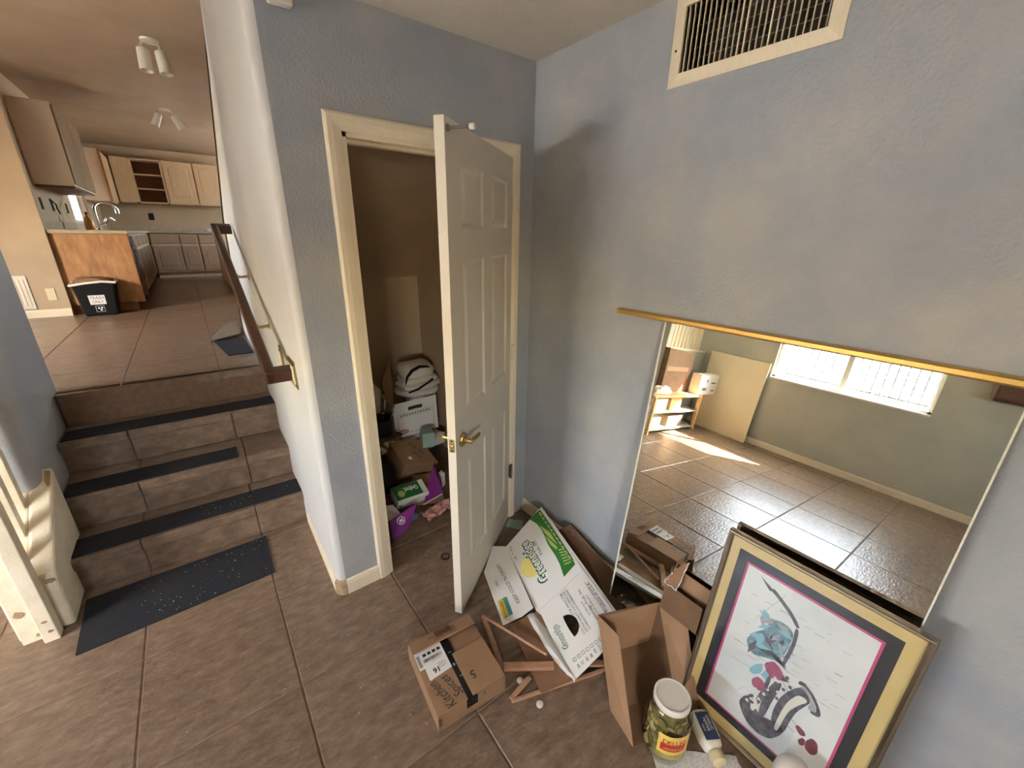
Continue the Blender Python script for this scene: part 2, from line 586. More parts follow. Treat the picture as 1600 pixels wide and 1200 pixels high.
for k, (y, z) in enumerate(nos):
    zb = 0.0 if k == 0 else nos[k - 1][1]
    depth = (nos[k + 1][0] - y + 0.03) if k < 3 else 0.06
    sh = 0.0 if k != 1 else 0.02
    for a, b in zip(cuts[:-1], cuts[1:]):
        a, b = a + 0.002 + (sh if a != SX0 else 0), b - 0.002 + (sh if b != SX1 else 0)
        ya, yb = y + yo(a), y + yo(b)
        # riser tile
        obj('riser_tile', MB().chbox((a, ya + 0.030, zb), (b - a, yb - ya, 0), (0, 0, z - zb - 0.058), (0, -0.010, 0), 0.003), 'tile', stairs)
        # nosing tile, proud of the riser
        obj('nosing_tile', MB().chbox((a, ya + 0.030, z - 0.056), (b - a, yb - ya, 0), (0, 0, 0.048), (0, -0.031, 0), 0.005), 'tile', stairs)
        # tread tile
        obj('tread_tile', MB().chbox((a, ya + 0.001, z - 0.012), (b - a, yb - ya, 0), (0, depth, 0), (0, 0, 0.012), 0.003), 'tile', stairs)

# ---- walls of the lower room
# right wall with the duct opening
HX = (-1.185, -0.757, 2.222, 2.405)
rw = MB()
rw.box((0, -4.1, 0), (0.12, HX[0], ZKC)).box((0, HX[1], 0), (0.12, 1.5, ZKC))
rw.box((0, HX[0], 0), (0.12, HX[1], HX[2])).box((0, HX[0], HX[3]), (0.12, HX[1], ZKC))
struct('wall_right', rw, 'blue_paint', 'mottled blue grey painted wall behind the leaning mirror', 'wall')

# closet wall with the door hole
X0, X1, ZD = -0.917, -0.148, 2.047
WE = -1.17
cw = MB()
cw.box((-1.136, 0, 0), (X0, 0.115, ZC + 0.05)).box((X1, 0, 0), (0.0, 0.115, ZC + 0.05)).box((X0, 0, ZD), (X1, 0.115, ZC + 0.05))
struct('wall_closet', cw, 'blue_paint', 'blue grey wall around the open closet door', 'wall')

# stair wall: face towards the steps, rounded front corner; slightly out of true at its far end
FX = [(-1.158, 0.80), (-1.130, 1.80), (-1.06, 2.49), (-0.985, 3.25)]
sw = MB()
zs = [0.0, 0.4, 0.8, 1.3, 1.8, 2.15, 2.5, 2.9, 3.25]


def fx(z):
    if z <= 0.8:
        return FX[0][0]
    for (xa, za), (xb, zb) in zip(FX[:-1], FX[1:]):
        if z <= zb:
            return xa + (xb - xa) * (z - za) / (zb - za)
    return FX[-1][0]


rows = []
rad = 0.035
for z in zs:
    r = [V((-1.06, 0.06, z))]
    for i in range(7):
        t = math.pi / 2 * i / 6
        r.append(V((WE + rad - rad * math.sin(t), rad - rad * math.cos(t), z)))
    for i in range(1, 9):
        q = i / 8.0
        yy = rad + (2.80 - rad) * q
        r.append(V((WE + (fx(z) - WE) * q ** 1.5, yy, z)))
    r.append(V((-1.0 + max(0, fx(z) + 1.1), 2.80, z)))
    r.append(V((-1.06, 0.115, z)))
    rows.append(r)
nn = len(rows[0])
vs = [p for r in rows for p in r]
fs = []
for i in range(len(rows) - 1):
    for k in range(nn):
        j = (k + 1) % nn
        fs.append((i * nn + j, i * nn + k, (i + 1) * nn + k, (i + 1) * nn + j))
fs.append(tuple(range(nn)))
fs.append(tuple(reversed(range((len(rows) - 1) * nn, len(rows) * nn))))
sw.add(vs, fs)
struct('wall_stair', sw, 'blue_pale', 'pale wall beside the steps carrying the dark handrail', 'wall', smooth=True)
# thin dark strip beside a cream one at the stair wall's far edge
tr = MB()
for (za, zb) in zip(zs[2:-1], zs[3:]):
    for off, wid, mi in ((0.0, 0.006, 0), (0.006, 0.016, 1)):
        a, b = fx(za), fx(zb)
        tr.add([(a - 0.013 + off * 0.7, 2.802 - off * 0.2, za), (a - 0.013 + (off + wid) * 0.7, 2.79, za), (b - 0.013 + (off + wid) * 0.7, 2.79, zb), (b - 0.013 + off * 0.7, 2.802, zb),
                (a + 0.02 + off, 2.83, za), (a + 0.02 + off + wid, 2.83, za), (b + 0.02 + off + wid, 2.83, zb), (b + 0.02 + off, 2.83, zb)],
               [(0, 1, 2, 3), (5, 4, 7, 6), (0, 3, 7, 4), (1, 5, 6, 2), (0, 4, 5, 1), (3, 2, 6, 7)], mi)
struct('trim_1', tr, ['dark_strip', 'cream'], 'thin dark strip along the far end of pale stair wall', 'trim')

# wall left of the steps and back wall of the lower room
lw = MB()
prof = []
for i in range(7):
    t = math.pi / 2 * i / 6
    prof.append((-2.215 - 0.045 + 0.045 * math.sin(t), 0.93 + 0.045 - 0.045 * math.cos(t), 0.0))
prof += [(-2.215, 1.66, 0.0), (-2.245, 1.72, 0), (-2.36, 1.72, 0.0), (-2.36, 0.93, 0.0)]
lw.prism(prof, (0, 0, ZKC))
struct('wall_left', lw, 'blue_paint', 'rounded wall end left of the steps above the cream curb', 'wall', smooth=True)
bw = MB()
bw.box((-3.68, 1.20, 0), (-2.36, 1.36, ZKC)).box((XL - 0.1, 1.20, 0), (-3.68, 1.36, 1.07))
struct('wall_back', bw, 'far_paint', 'back wall beyond the shelf unit with a half height opening', 'wall')
ww = MB()
WY0, WY1, WZ0, WZ1 = -1.31, 0.255, 0.955, 1.62
KY0, KY1, KZ0, KZ1 = 1.5, 2.5, 1.6, 2.65
RX0, RX1, RZ0, RZ1 = -3.35, -2.55, 1.27, 1.83
ww.box((XL - 0.14, -4.1, -0.1), (XL, WY0, ZKC)).box((XL - 0.14, WY1, -0.1), (XL, KY0, ZKC)).box((XL - 0.14, WY0, -0.1), (XL, WY1, WZ0)).box((XL - 0.14, WY0, WZ1), (XL, WY1, ZKC))
ww.box((XL - 0.14, KY0, -0.1), (XL, KY1, KZ0)).box((XL - 0.14, KY0, KZ1), (XL, KY1, ZKC)).box((XL - 0.14, KY1, -0.1), (XL, 10.0, ZKC))
struct('wall_window', ww, 'far_paint', 'grey green wall with the long low window, seen in mirror', 'wall')
struct('wall_rear', MB().box((XL - 0.14, -4.12, -0.1), (RX0, -4.0, ZKC)).box((RX1, -4.12, -0.1), (0.12, -4.0, ZKC)).box((RX0, -4.12, -0.1), (RX1, -4.0, RZ0)).box((RX0, -4.12, RZ1), (RX1, -4.0, ZKC)), 'blue_paint', 'plain blue grey wall behind the viewer', 'wall')

# ceilings
struct('ceiling', MB().box((XL - 0.1, -4.1, ZC), (0.1, 0.0, ZKC + 0.1)).box((XL - 0.1, 0.0, ZC), (-2.36, 1.3, ZKC + 0.1)).box((-1.1, 0.0, ZC), (0.1, 0.118, ZKC + 0.1)), 'ceiling', 'warm beige textured ceiling over the lower room', 'ceiling')
struct('ceiling_kitchen', MB().box((XL - 0.1, 0.0, ZKC), (2.1, 10.1, ZKC + 0.1)), 'kitchen_ceiling', 'tan ceiling over the kitchen with two spot lamps', 'ceiling')

# closet interior
ci = MB()
ci.box((-1.062, 0.115, 0), (-1.035, 1.45, ZC)).box((-1.06, 1.40, 0), (0.0, 1.48, ZC)).box((-0.012, 0.115, 0), (0.0, 1.45, ZC))
ci.add([(-1.05, 1.42, 1.37), (0, 1.42, 1.37), (0, 0.10, 2.44), (-1.05, 0.10, 2.44), (-1.05, 1.42, 1.41), (0, 1.42, 1.41), (0, 0.10, 2.48), (-1.05, 0.10, 2.48)],
       [(0, 1, 2, 3), (7, 6, 5, 4), (0, 4, 5, 1), (1, 5, 6, 2), (2, 6, 7, 3), (3, 7, 4, 0)])
ci.box((-1.0, 0.100, 2.05), (-0.05, 0.118, ZC))
struct('wall_closet_inside', ci, 'tan_wall', 'tan inner walls and sloped ceiling of the closet', 'wall')

# kitchen shell
struct('wall_pantry', MB().box((XL, 4.80, ZK), (-2.57, 4.92, ZKC)).box((-2.70, 4.86, ZK), (-2.60, 6.86, ZKC)).box((-2.70, 6.86, ZK), (-2.60, 8.4, 1.79)).box((-2.70, 6.86, 2.36), (-2.60, 8.4, ZKC)).box((-2.70, 8.4, ZK), (-2.60, 9.9, ZKC)), 'tan_wall', 'tan kitchen wall left of plywood cabinet end', 'wall')
struct('wall_kitchen_far', MB().box((-2.7, 9.85, ZK), (2.0, 9.98, ZKC)), 'tan_wall', 'tan wall behind far kitchen cabinets', 'wall')
struct('wall_kitchen_right', MB().box((1.4, 1.5, 0), (1.55, 7.0, ZKC)).box((1.4, 8.1, 0), (1.55, 10, ZKC)).box((1.4, 7.0, 0), (1.55, 8.1, 1.9)).box((1.4, 7.0, 2.9), (1.55, 8.1, ZKC)).box((-1.06, 1.48, 0), (1.5, 1.58, ZKC)), 'tan_wall', 'tan wall closing the kitchen on its hidden side', 'wall')

# baseboards
bp = [(0, 0), (0.013, 0), (0.013, 0.062), (0.008, 0.078), (0, 0.083)]


def base(name, a, b, n, z, label, m='cream'):
    """baseboard along a-b whose face points along n"""
    a, b, n = V((*a, z)), V((*b, z)), V((*n, 0))
    return struct(name, MB().prism([a + n * p + V((0, 0, q)) for p, q in bp], b - a), m, label, 'baseboard')


base('baseboard_right', (0, 0.0), (0, -4.0), (-1, 0), 0, 'cream baseboard along the blue grey wall behind the mirror')
bc = base('baseboard_closet', (-1.135, 0), (-0.978, 0), (0, -1), 0, 'short cream baseboard left of the closet casing')
bs_ = MB().prism([(WE - 0.013 * (p / 0.013) if False else WE - p, 0.035, q) for p, q in bp], (0.01, 0.665, 0))
cpts = []
for i in range(7):
    t = math.pi / 2 * i / 6
    for rr, zz in ((rad + 0.013, 0.0), (rad + 0.013, 0.062), (rad + 0.002, 0.083)):
        cpts.append((WE + rad - rr * math.sin(t), rad - rr * math.cos(t), zz))
corner = MB().add(cpts, [(i * 3 + k, (i + 1) * 3 + k, (i + 1) * 3 + k + 1, i * 3 + k + 1) for i in range(6) for k in range(2)])
bst = struct('baseboard_stair', bs_, 'cream', 'cream baseboard along the foot of the pale stair wall', 'baseboard')
cc = obj('corner_block', corner, 'scuff', bst)
cc['label'] = 'bare scuffed wood corner piece'
base('baseboard_window', (XL, -4.0), (XL, 1.2), (1, 0), 0, 'cream baseboard below the long low window, seen in mirror')
base('baseboard_pantry', (-3.6, 4.80), (-2.575, 4.80), (0, -1), ZK, 'cream baseboard on the tan wall beside trash can')

# closet door casing (three mitred legs) and jamb
cp_ = [(0, 0), (0, 0.009), (0.012, 0.012), (0.030, 0.016), (0.050, 0.016), (0.059, 0.010), (0.059, 0)]
trim = thing('trim_2', 'cream fluted casing around the closet doorway', 'trim', (X0, 0, 0), kind='structure')


def casing_leg(name, p, outv, along, ma, mb_):
    """profile across outv, pulled along; ma and mb_ say whether an end is mitred"""
    p, outv, along = V(p), V(outv), V(along)
    L = along.length
    al = along.normalized()
    a = [p + outv * q + V((0, -d, 0)) - al * (q if ma else 0) for q, d in cp_]
    b = [p + outv * q + V((0, -d, 0)) + al * (L + (q if mb_ else 0)) for q, d in cp_]
    n = len(a)
    fs = [tuple(range(n)), tuple(reversed(range(n, 2 * n)))] + [(i, n + i, n + (i + 1) % n, (i + 1) % n) for i in range(n)]
    if outv.cross(al).y > 0:
        fs = [tuple(reversed(f)) for f in fs]
    obj(name, MB().add(a + b, fs), 'cream', trim)


casing_leg('casing_side', (X0, 0, 0), (-1, 0, 0), (0, 0, ZD), False, True)
casing_leg('casing_side', (X1, 0, 0), (1, 0, 0), (0, 0, ZD), False, True)
casing_leg('casing_head', (X0, 0, ZD), (0, 0, 1), (X1 - X0, 0, 0), True, True)
jm = MB()
jm.box((X0 - 0.002, -0.004, 0), (X0 + 0.016, 0.12, ZD)).box((X1 - 0.016, -0.004, 0), (X1 + 0.002, 0.12, ZD)).box((X0, -0.004, ZD - 0.016), (X1, 0.12, ZD + 0.002))
jm.box((X0 + 0.016, 0.04, 0), (X0 + 0.028, 0.075, ZD - 0.016)).box((X1 - 0.028, 0.04, 0), (X1 - 0.016, 0.075, ZD - 0.016)).box((X0 + 0.016, 0.04, ZD - 0.028), (X1 - 0.016, 0.075, ZD - 0.016))
obj('jamb', jm, 'cream', trim)

# ================================================================== DOOR
HP = V((-0.142, -0.018, 0.0))
ang = 3.7722
DD = V((math.cos(ang), math.sin(ang), 0))
DN = V((-DD.y, DD.x, 0))          # back side towards the closet
if DN.dot(V((0.616, -0.787, 0))) < 0:
    DN = -DN                      # DN points out of the visible face
DW, DZ0, DZ1 = 0.746, 0.012, 2.043
door = thing('door_1', 'white six panel closet door standing ajar with brass lever', 'door', tuple(HP), kind='structure')


def dp(u, d, z):
    return HP + DD * u + DN * d + V((0, 0, z))


UX = DD
sl = MB()
sl.obox(dp(0, -0.028, DZ0), UX * DW, V((0, 0, DZ1 - DZ0)), DN * 0.021)
cols = [(0.085, 0.305), (0.405, 0.63)]
rws = [(0.20, 0.79), (1.005, 1.615), (1.728, 1.932)]
for side in (0, 1):
    d0, dn = (-0.007, DN * 0.007) if side == 0 else (-0.035, DN * 0.007)
    us = [0, cols[0][0], cols[0][1], cols[1][0], cols[1][1], DW]
    for a, b in ((us[0], us[1]), (us[2], us[3]), (us[4], us[5])):
        sl.obox(dp(a, d0, DZ0), UX * (b - a), V((0, 0, DZ1 - DZ0)), dn)
    zz = [DZ0, rws[0][0], rws[0][1], rws[1][0], rws[1][1], rws[2][0], rws[2][1], DZ1]
    for (a, b) in cols:
        for i in (0, 2, 4, 6):
            sl.obox(dp(a, d0, zz[i]), UX * (b - a), V((0, 0, zz[i + 1] - zz[i])), dn)
obj('slab', sl, 'door', door)
for a, b in cols:
    for z0, z1 in rws:
        # moulded raised panel: sloping border and flat centre
        mbp = MB()
        i1, i2 = 0.006, 0.038

        def ring(ins, d):
            return [dp(a + ins, d, z0 + ins), dp(b - ins, d, z0 + ins), dp(b - ins, d, z1 - ins), dp(a + ins, d, z1 - ins)]
        vs = ring(0.0, -0.0068) + ring(0.012, -0.0075) + ring(i2, -0.001) + ring(i2 + 0.004, -0.0008)
        vs = ring(0.0, -0.001) + ring(0.011, -0.0068) + ring(0.016, -0.0068) + ring(i2, -0.0012)
        fs = []
        for k in range(3):
            for i in range(4):
                j = (i + 1) % 4
                fs.append((k * 4 + j, k * 4 + i, (k + 1) * 4 + i, (k + 1) * 4 + j))
        fs.append((15, 14, 13, 12))
        if (vs[1] - vs[0]).cross(vs[3] - vs[0]).dot(DN) > 0:
            fs = [tuple(reversed(f)) for f in fs]
        mbp.add(vs, fs)
        obj('door_panel', mbp, 'door', door)
# lever handle, both sides
for s, nm in ((1, 0), (-1, 1)):
    base_d = 0.0 if s > 0 else -0.035
    n_ = DN * s
    c0 = dp(DW - 0.062, base_d, 0.905)
    hd = MB().lathe(c0, [(0.031, 0.0), (0.031, 0.004), (0.026, 0.009), (0.012, 0.012), (0.011, 0.045)], 24, n_)
    e0 = c0 + n_ * 0.043
    dirx = -DD
    hd.tube([e0 - dirx * 0.008, e0 + dirx * 0.03, e0 + dirx * 0.070 + V((0, 0, -0.006)), e0 + dirx * 0.098 + V((0, 0, -0.012)) + n_ * -0.006], [0.011, 0.010, 0.009, 0.007], 12)
    obj('lever_handle', hd, 'brass', door, smooth=True)
obj('latch_plate', MB().obox(dp(DW, -0.029, 0.875), DN * 0.023, V((0, 0, 0.057)), DD * 0.0015).lathe(dp(DW, -0.0175, 0.905), [(0.008, 0), (0.008, 0.008), (0.004, 0.01)], 12, DD), ['brass'], door)
obj('latch_screw', MB().lathe(dp(DW + 0.0015, -0.0175, 0.882), [(0.004, 0), (0.003, 0.001)], 10, DD).lathe(dp(DW + 0.0015, -0.0175, 0.925), [(0.004, 0), (0.003, 0.001)], 10, DD), 'hole', door)
for z in (0.30, 1.05, 1.80):
    h = MB()
    for k in range(5):
        h.tube([HP + V((0.010, -0.012, z + k * 0.018)), HP + V((0.010, -0.012, z + k * 0.018 + 0.0165))], 0.0065, 10)
    h.box((HP.x + 0.002, -0.0185, z), (HP.x + 0.028, -0.0165, z + 0.09))
    obj('hinge', h, 'cream' if z > 0.5 else 'steel', door)
sp0 = dp(DW - 0.02, 0.0, 2.012)
stp = MB().lathe(sp0, [(0.011, 0), (0.011, 0.005), (0.007, 0.010)], 16, DN)
for k in range(11):
    stp.lathe(sp0 + DN * (0.010 + k * 0.006), [(0.0045, 0), (0.006, 0.002), (0.0045, 0.005)], 10, DN)
ds = obj('door_stop', stp, 'steel', door, smooth=True)
obj('rubber_tip', MB().lathe(sp0 + DN * 0.076, [(0.008, 0), (0.009, 0.004), (0.009, 0.016), (0.006, 0.018)], 14, DN), 'white_plastic', ds)

# ================================================================== WINDOW OF THE LOWER ROOM
win = thing('window_1', 'long low white slider window with security bars, seen in mirror', 'window', (XL, WY0, WZ0), kind='structure')
fr_ = MB()
for a, b, c, d in ((WY0, WY1, WZ0, WZ0 + 0.035), (WY0, WY1, WZ1 - 0.035, WZ1), (WY0, WY0 + 0.035, WZ0, WZ1), (WY1 - 0.035, WY1, WZ0, WZ1)):
    fr_.box((XL - 0.10, a, c), (XL - 0.05, b, d))
fr_.box((XL - 0.095, -0.53, WZ0), (XL - 0.045, -0.475, WZ1))
obj('window_frame', fr_, 'white_plastic', win)
obj('window_sill', MB().box((XL - 0.05, WY0, WZ0 - 0.012), (XL + 0.02, WY1, WZ0 + 0.008)), 'white_plastic', win)
obj('pane', MB().box((XL - 0.078, WY0 + 0.03, WZ0 + 0.03), (XL - 0.074, -0.51, WZ1 - 0.03)), 'glass', win)
obj('pane', MB().box((XL - 0.068, -0.50, WZ0 + 0.03), (XL - 0.064, WY1 - 0.03, WZ1 - 0.03)), 'glass', win)
for k in range(18):
    yb = WY0 + 0.05 + k * (WY1 - WY0 - 0.1) / 17
    obj('security_bar', MB().tube([(XL - 0.2, yb, WZ0 - 0.05), (XL - 0.2, yb, WZ1 + 0.05)], 0.008, 6), 'iron', win)
obj('bar_rail', MB().box((XL - 0.21, WY0 - 0.05, WZ0 + 0.07), (XL - 0.19, WY1 + 0.05, WZ0 + 0.09)), 'iron', win)
struct('ground_patio', MB().box((-25, -25, -0.4), (25, 30, -0.3)), 'ground', 'pale concrete patio outside the window', 'ground')
kw = thing('window_2', 'bright kitchen window above the sink beside hanging cabinet', 'window', (-2.6, 6.86, 1.75), kind='structure')
f2 = MB()
for a, b, c, d in ((6.86, 8.4, 1.79, 1.83), (6.86, 8.4, 2.32, 2.36), (6.86, 6.90, 1.79, 2.36), (8.36, 8.4, 1.79, 2.36), (7.20, 7.24, 1.79, 2.36)):
    f2.box((-2.68, a, c), (-2.63, b, d))
obj('window_frame', f2, 'white_plastic', kw)
obj('pane', MB().box((-2.66, 6.88, 1.81), (-2.655, 8.38, 2.34)), 'glass', kw)
dw_ = thing('fill_window_dining', 'white dining level window added for fill light, out of frame', 'window', (XL, KY0, KZ0), kind='structure')  # invented opening, brings daylight into the near side of the kitchen
f3 = MB()
for a, b, c, d in ((KY0, KY1, KZ0, KZ0 + 0.05), (KY0, KY1, KZ1 - 0.05, KZ1), (KY0, KY0 + 0.05, KZ0, KZ1), (KY1 - 0.05, KY1, KZ0, KZ1), (1.98, 2.02, KZ0, KZ1)):
    f3.box((XL - 0.1, a, c), (XL - 0.05, b, d))
obj('window_frame', f3, 'white_plastic', dw_)
obj('pane', MB().box((XL - 0.078, KY0 + 0.04, KZ0 + 0.04), (XL - 0.074, KY1 - 0.04, KZ1 - 0.04)), 'glass', dw_)

rwn = thing('fill_window_rear', 'white rear window added behind the viewer for fill light', 'window', (RX0, -4.0, RZ0), kind='structure')  # made-up window, fills the closet wall and door face with daylight
f4 = MB()
for a, b, c, d in ((RX0, RX1, RZ0, RZ0 + 0.05), (RX0, RX1, RZ1 - 0.05, RZ1), (RX0, RX0 + 0.05, RZ0, RZ1), (RX1 - 0.05, RX1, RZ0, RZ1), (-2.97, -2.93, RZ0, RZ1)):
    f4.box((a, -4.09, c), (b, -4.04, d))
obj('window_frame', f4, 'white_plastic', rwn)
obj('pane', MB().box((RX0 + 0.04, -4.068, RZ0 + 0.04), (RX1 - 0.04, -4.064, RZ1 - 0.04)), 'glass', rwn)
pdn = thing('fill_window_kitchen', 'white high kitchen window added for fill light, hidden by stair wall', 'window', (1.4, 7.0, 1.9), kind='structure')  # unseen window added to brighten the far kitchen
f5 = MB()
for a, b, c, d in ((7.0, 8.1, 1.9, 1.95), (7.0, 8.1, 2.85, 2.9), (7.0, 7.05, 1.9, 2.9), (8.05, 8.1, 1.9, 2.9)):
    f5.box((1.45, a, c), (1.5, b, d))
obj('window_frame', f5, 'white_plastic', pdn)
obj('pane', MB().box((1.472, 7.04, 1.94), (1.476, 8.05, 2.85)), 'glass', pdn)

# ================================================================== MIRROR AND ITS RAIL
rail = tag(obj('mirror_rail', MB().prism([(-0.001, 0, 1.392), (-0.020, 0, 1.392), (-0.032, 0, 1.400), (-0.032, 0, 1.412), (-0.026, 0, 1.416), (-0.001, 0, 1.416)], (0, -1.6, 0)), 'gold'), 'brushed gold rail screwed to the wall above the mirror', 'rail')
rail.location.y = -0.62
th = math.radians(6.1)
mU = V((math.sin(th), 0, math.cos(th)))     # up the mirror
mN = V((-math.cos(th), 0, math.sin(th)))    # out of its face
mT = V((-0.022, 0, 1.395))
mh = 1.30
mir = thing('mirror', 'large frameless mirror leaning on wall under the gold rail', 'mirror', (-0.15, -0.857, 0.11))
A = mT - mU * mh + V((0, -0.857, 0))
obj('glass_plate', MB().obox(A - mN * 0.006, (0, -0.911, 0), mU * mh, mN * 0.006), 'mirror', mir)
obj('ground_edge', MB().obox(A - mN * 0.007, (0, 0.007, 0), mU * mh, mN * 0.0085), 'glass_edge', mir)
obj('ground_edge', MB().obox(A - mN * 0.007 + V((0, -0.911, 0)), (0, -0.004, 0), mU * mh, mN * 0.0085), 'glass_edge', mir)

# ================================================================== VENT
vent = thing('wall_vent', 'cream metal air grille high on the blue grey wall', 'vent', (0, -0.97, 2.21))
Y0, Y1, Z0, Z1 = -1.2235, -0.7185, 2.186, 2.440
vf = MB()
o_ = [(Y0, Z0), (Y1, Z0), (Y1, Z1), (Y0, Z1)]
i_ = [(HX[0], HX[2]), (HX[1], HX[2]), (HX[1], HX[3]), (HX[0], HX[3])]
vs = [(0, a, b) for a, b in o_] + [(-0.004, a, b) for a, b in o_] + [(-0.009, a, b) for a, b in i_] + [(0.02, a, b) for a, b in i_]
fs = []
for k in range(3):
    for i in range(4):
        j = (i + 1) % 4
        fs.append((k * 4 + i, k * 4 + j, (k + 1) * 4 + j, (k + 1) * 4 + i))
vf.add(vs, [tuple(reversed(f)) for f in fs])
obj('grille_frame', vf, 'cream', vent)
nv = 24
for k in range(nv):
    yy = HX[0] + (k + 0.5) * (HX[1] - HX[0]) / nv
    obj('louver', MB().obox((0.001, yy - 0.0012, HX[2]), (0.0, 0.0022 if k not in (8, 12, 13) else 0.004, 0), (0.010, 0.0015, 0), (0, 0, HX[3] - HX[2])), 'cream', vent)
for k in range(6):
    zz = HX[2] + (k + 0.5) * (HX[3] - HX[2]) / 6
    obj('damper_blade', MB().obox((0.045, HX[0], zz), (0, HX[1] - HX[0], 0), (0.024, 0, 0.010), (0, 0, 0.002)), 'steel', vent)
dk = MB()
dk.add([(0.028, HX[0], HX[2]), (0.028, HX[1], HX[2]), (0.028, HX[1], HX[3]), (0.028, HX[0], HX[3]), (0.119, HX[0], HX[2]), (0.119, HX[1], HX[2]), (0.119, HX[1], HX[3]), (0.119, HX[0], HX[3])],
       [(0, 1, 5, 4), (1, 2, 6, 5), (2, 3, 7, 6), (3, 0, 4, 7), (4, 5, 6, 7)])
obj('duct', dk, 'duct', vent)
obj('screw_hole', MB().lathe((-0.0065, -0.737, 2.29), [(0.004, 0), (0.004, 0.001)], 10, (-1, 0, 0)), 'hole', vent)

# small white box high on the closet wall
tag(obj('door_chime', MB().box((-1.10, -0.035, 2.365), (-1.03, 0, 2.43)), 'white_plastic', bevel=0.006), 'small white box high on the closet wall near its end', 'chime')

# ================================================================== HANDRAIL, SWITCHES
hr = thing('handrail', 'dark stained wooden handrail on brass brackets along the steps', 'handrail', (-1.25, 0.1, 1.1))
ra, rb = V((-1.262, 0.22, 1.10)), V((-1.255, 1.985, 1.725))
hd_ = (rb - ra).normalized()
up_ = V((1, 0, 0)).cross(hd_).normalized()
if up_.z < 0:
    up_ = -up_
hw = MB().obox(ra - V((0.021, 0, 0)) - up_ * 0.03, hd_ * (rb - ra).length, V((0.042, 0, 0)), up_ * 0.06)
obj('rail', hw, 'dark_wood', hr, bevel=0.008)
obj('rail_return', MB().obox(ra - V((0.021, 0, 0)) - up_ * 0.03, V((0.11, 0, 0)), hd_ * 0.05, up_ * 0.06), 'dark_wood', hr, bevel=0.006)
obj('rail_return', MB().obox(rb - V((0.021, 0, 0)) - up_ * 0.03 - hd_ * 0.05, V((0.118, 0, 0)), hd_ * 0.05, up_ * 0.06), 'dark_wood', hr, bevel=0.006)
for yy in (0.80, 1.40):
    p = ra + hd_ * ((yy - ra.y) / hd_.y) - up_ * 0.03
    q = V((-1.166 + 0.004 * yy, yy, p.z - 0.055))
    b = MB().lathe(q, [(0.024, 0), (0.024, 0.004), (0.012, 0.008)], 18, (-1, 0, 0)).tube([q, q + V((-0.05, 0, -0.004)), p + V((0, 0, -0.02)), p], [0.008, 0.008, 0.009, 0.012], 10)
    obj('bracket', b, 'brass', hr, smooth=True)
for k, (ya, yb, z0_, z1_, lab) in enumerate(((0.47, 0.545, 1.045, 1.17, 'slim brass and ivory switch plate nearer the steps'), (0.17, 0.315, 1.045, 1.17, 'wide brass and ivory switch plate at handrail foot'))):
    s_ = thing('light_switch', lab, 'switch', (-1.165, ya, z0_), group='switch plates on the stair wall')
    obj('plate', MB().box((-1.176, ya, z0_), (-1.165, yb, z1_)), 'brass', s_, bevel=0.003)
    n_t = 1 if k == 0 else 2
    for q in range(n_t):
        yc = ya + (yb - ya) * (q + 0.5) / n_t
        obj('rocker', MB().box((-1.181, yc - 0.024, z0_ + 0.02), (-1.175, yc + 0.024, z1_ - 0.02)), 'ivory', s_, bevel=0.002)

# ================================================================== CURB, NEWEL, BALUSTERS LEFT OF THE STEPS
curb = thing('stair_curb', 'worn cream sloped curb with post and balusters left of steps', 'railing', (-2.26, 0.55, 0))
sl0, sl1 = (0.575, 0.285), (1.02, 0.60)   # (y, z) of the sloped top
cb = MB().prism([(-2.262, 0.56, 0), (-2.262, 1.02, 0), (-2.262, sl1[0], sl1[1]), (-2.262, 0.62, 0.318), (-2.262, 0.585, 0.288), (-2.262, 0.562, 0.25)], (0.082, 0, 0))
obj('curb_cap', cb, 'cream_worn', curb, bevel=0.014, seg=3)
obj('curb_body', MB().prism([(-2.36, 0.575, 0), (-2.36, 1.0, 0), (-2.36, 1.0, 0.585), (-2.36, 0.59, 0.28), (-2.36, 0.575, 0.25)], (0.10, 0, 0)), 'cream_worn', curb, bevel=0.006)
obj('newel_post', MB().box((-2.272, 0.500, 0), (-2.222, 0.556, 1.25)), 'cream_worn', curb, bevel=0.003)
obj('newel_backer', MB().box((-2.342, 0.540, 0), (-2.274, 0.575, 1.25)), 'cream_worn', curb, bevel=0.003)
for k, yy in enumerate((0.64, 0.75, 0.86)):
    zb = sl0[1] + (yy - sl0[0]) * (sl1[1] - sl0[1]) / (sl1[0] - sl0[0]) - 0.02
    obj('baluster', MB().box((-2.305, yy, zb), (-2.270, yy + 0.04, 1.25)), 'cream_worn', curb, bevel=0.002)
for (x, y, z, sx_, sz_) in ((-2.20, 0.5595, 0.262, 0.022, 0.012), (-2.315, 0.539, 0.16, 0.016, 0.02), (-2.245, 0.499, 0.11, 0.010, 0.006), (-2.24, 0.499, 0.055, 0.010, 0.006), (-2.29, 0.539, 0.03, 0.008, 0.01)):
    pts = [(x + sx_ * math.cos(t * math.pi / 5) * random.uniform(.7, 1.1), y, z + sz_ * math.sin(t * math.pi / 5) * random.uniform(.7, 1.1)) for t in range(10)]
    obj('paint_chip', MB().prism(pts, (0, -0.0015, 0)), 'scuff', curb)
obj('paint_chip', MB().prism([(-2.205, 1.0, 0.592), (-2.185, 0.995, 0.588), (-2.187, 0.93, 0.543), (-2.197, 0.925, 0.54), (-2.204, 0.95, 0.556)], (0, -0.0015, 0.002)), 'scuff', curb)

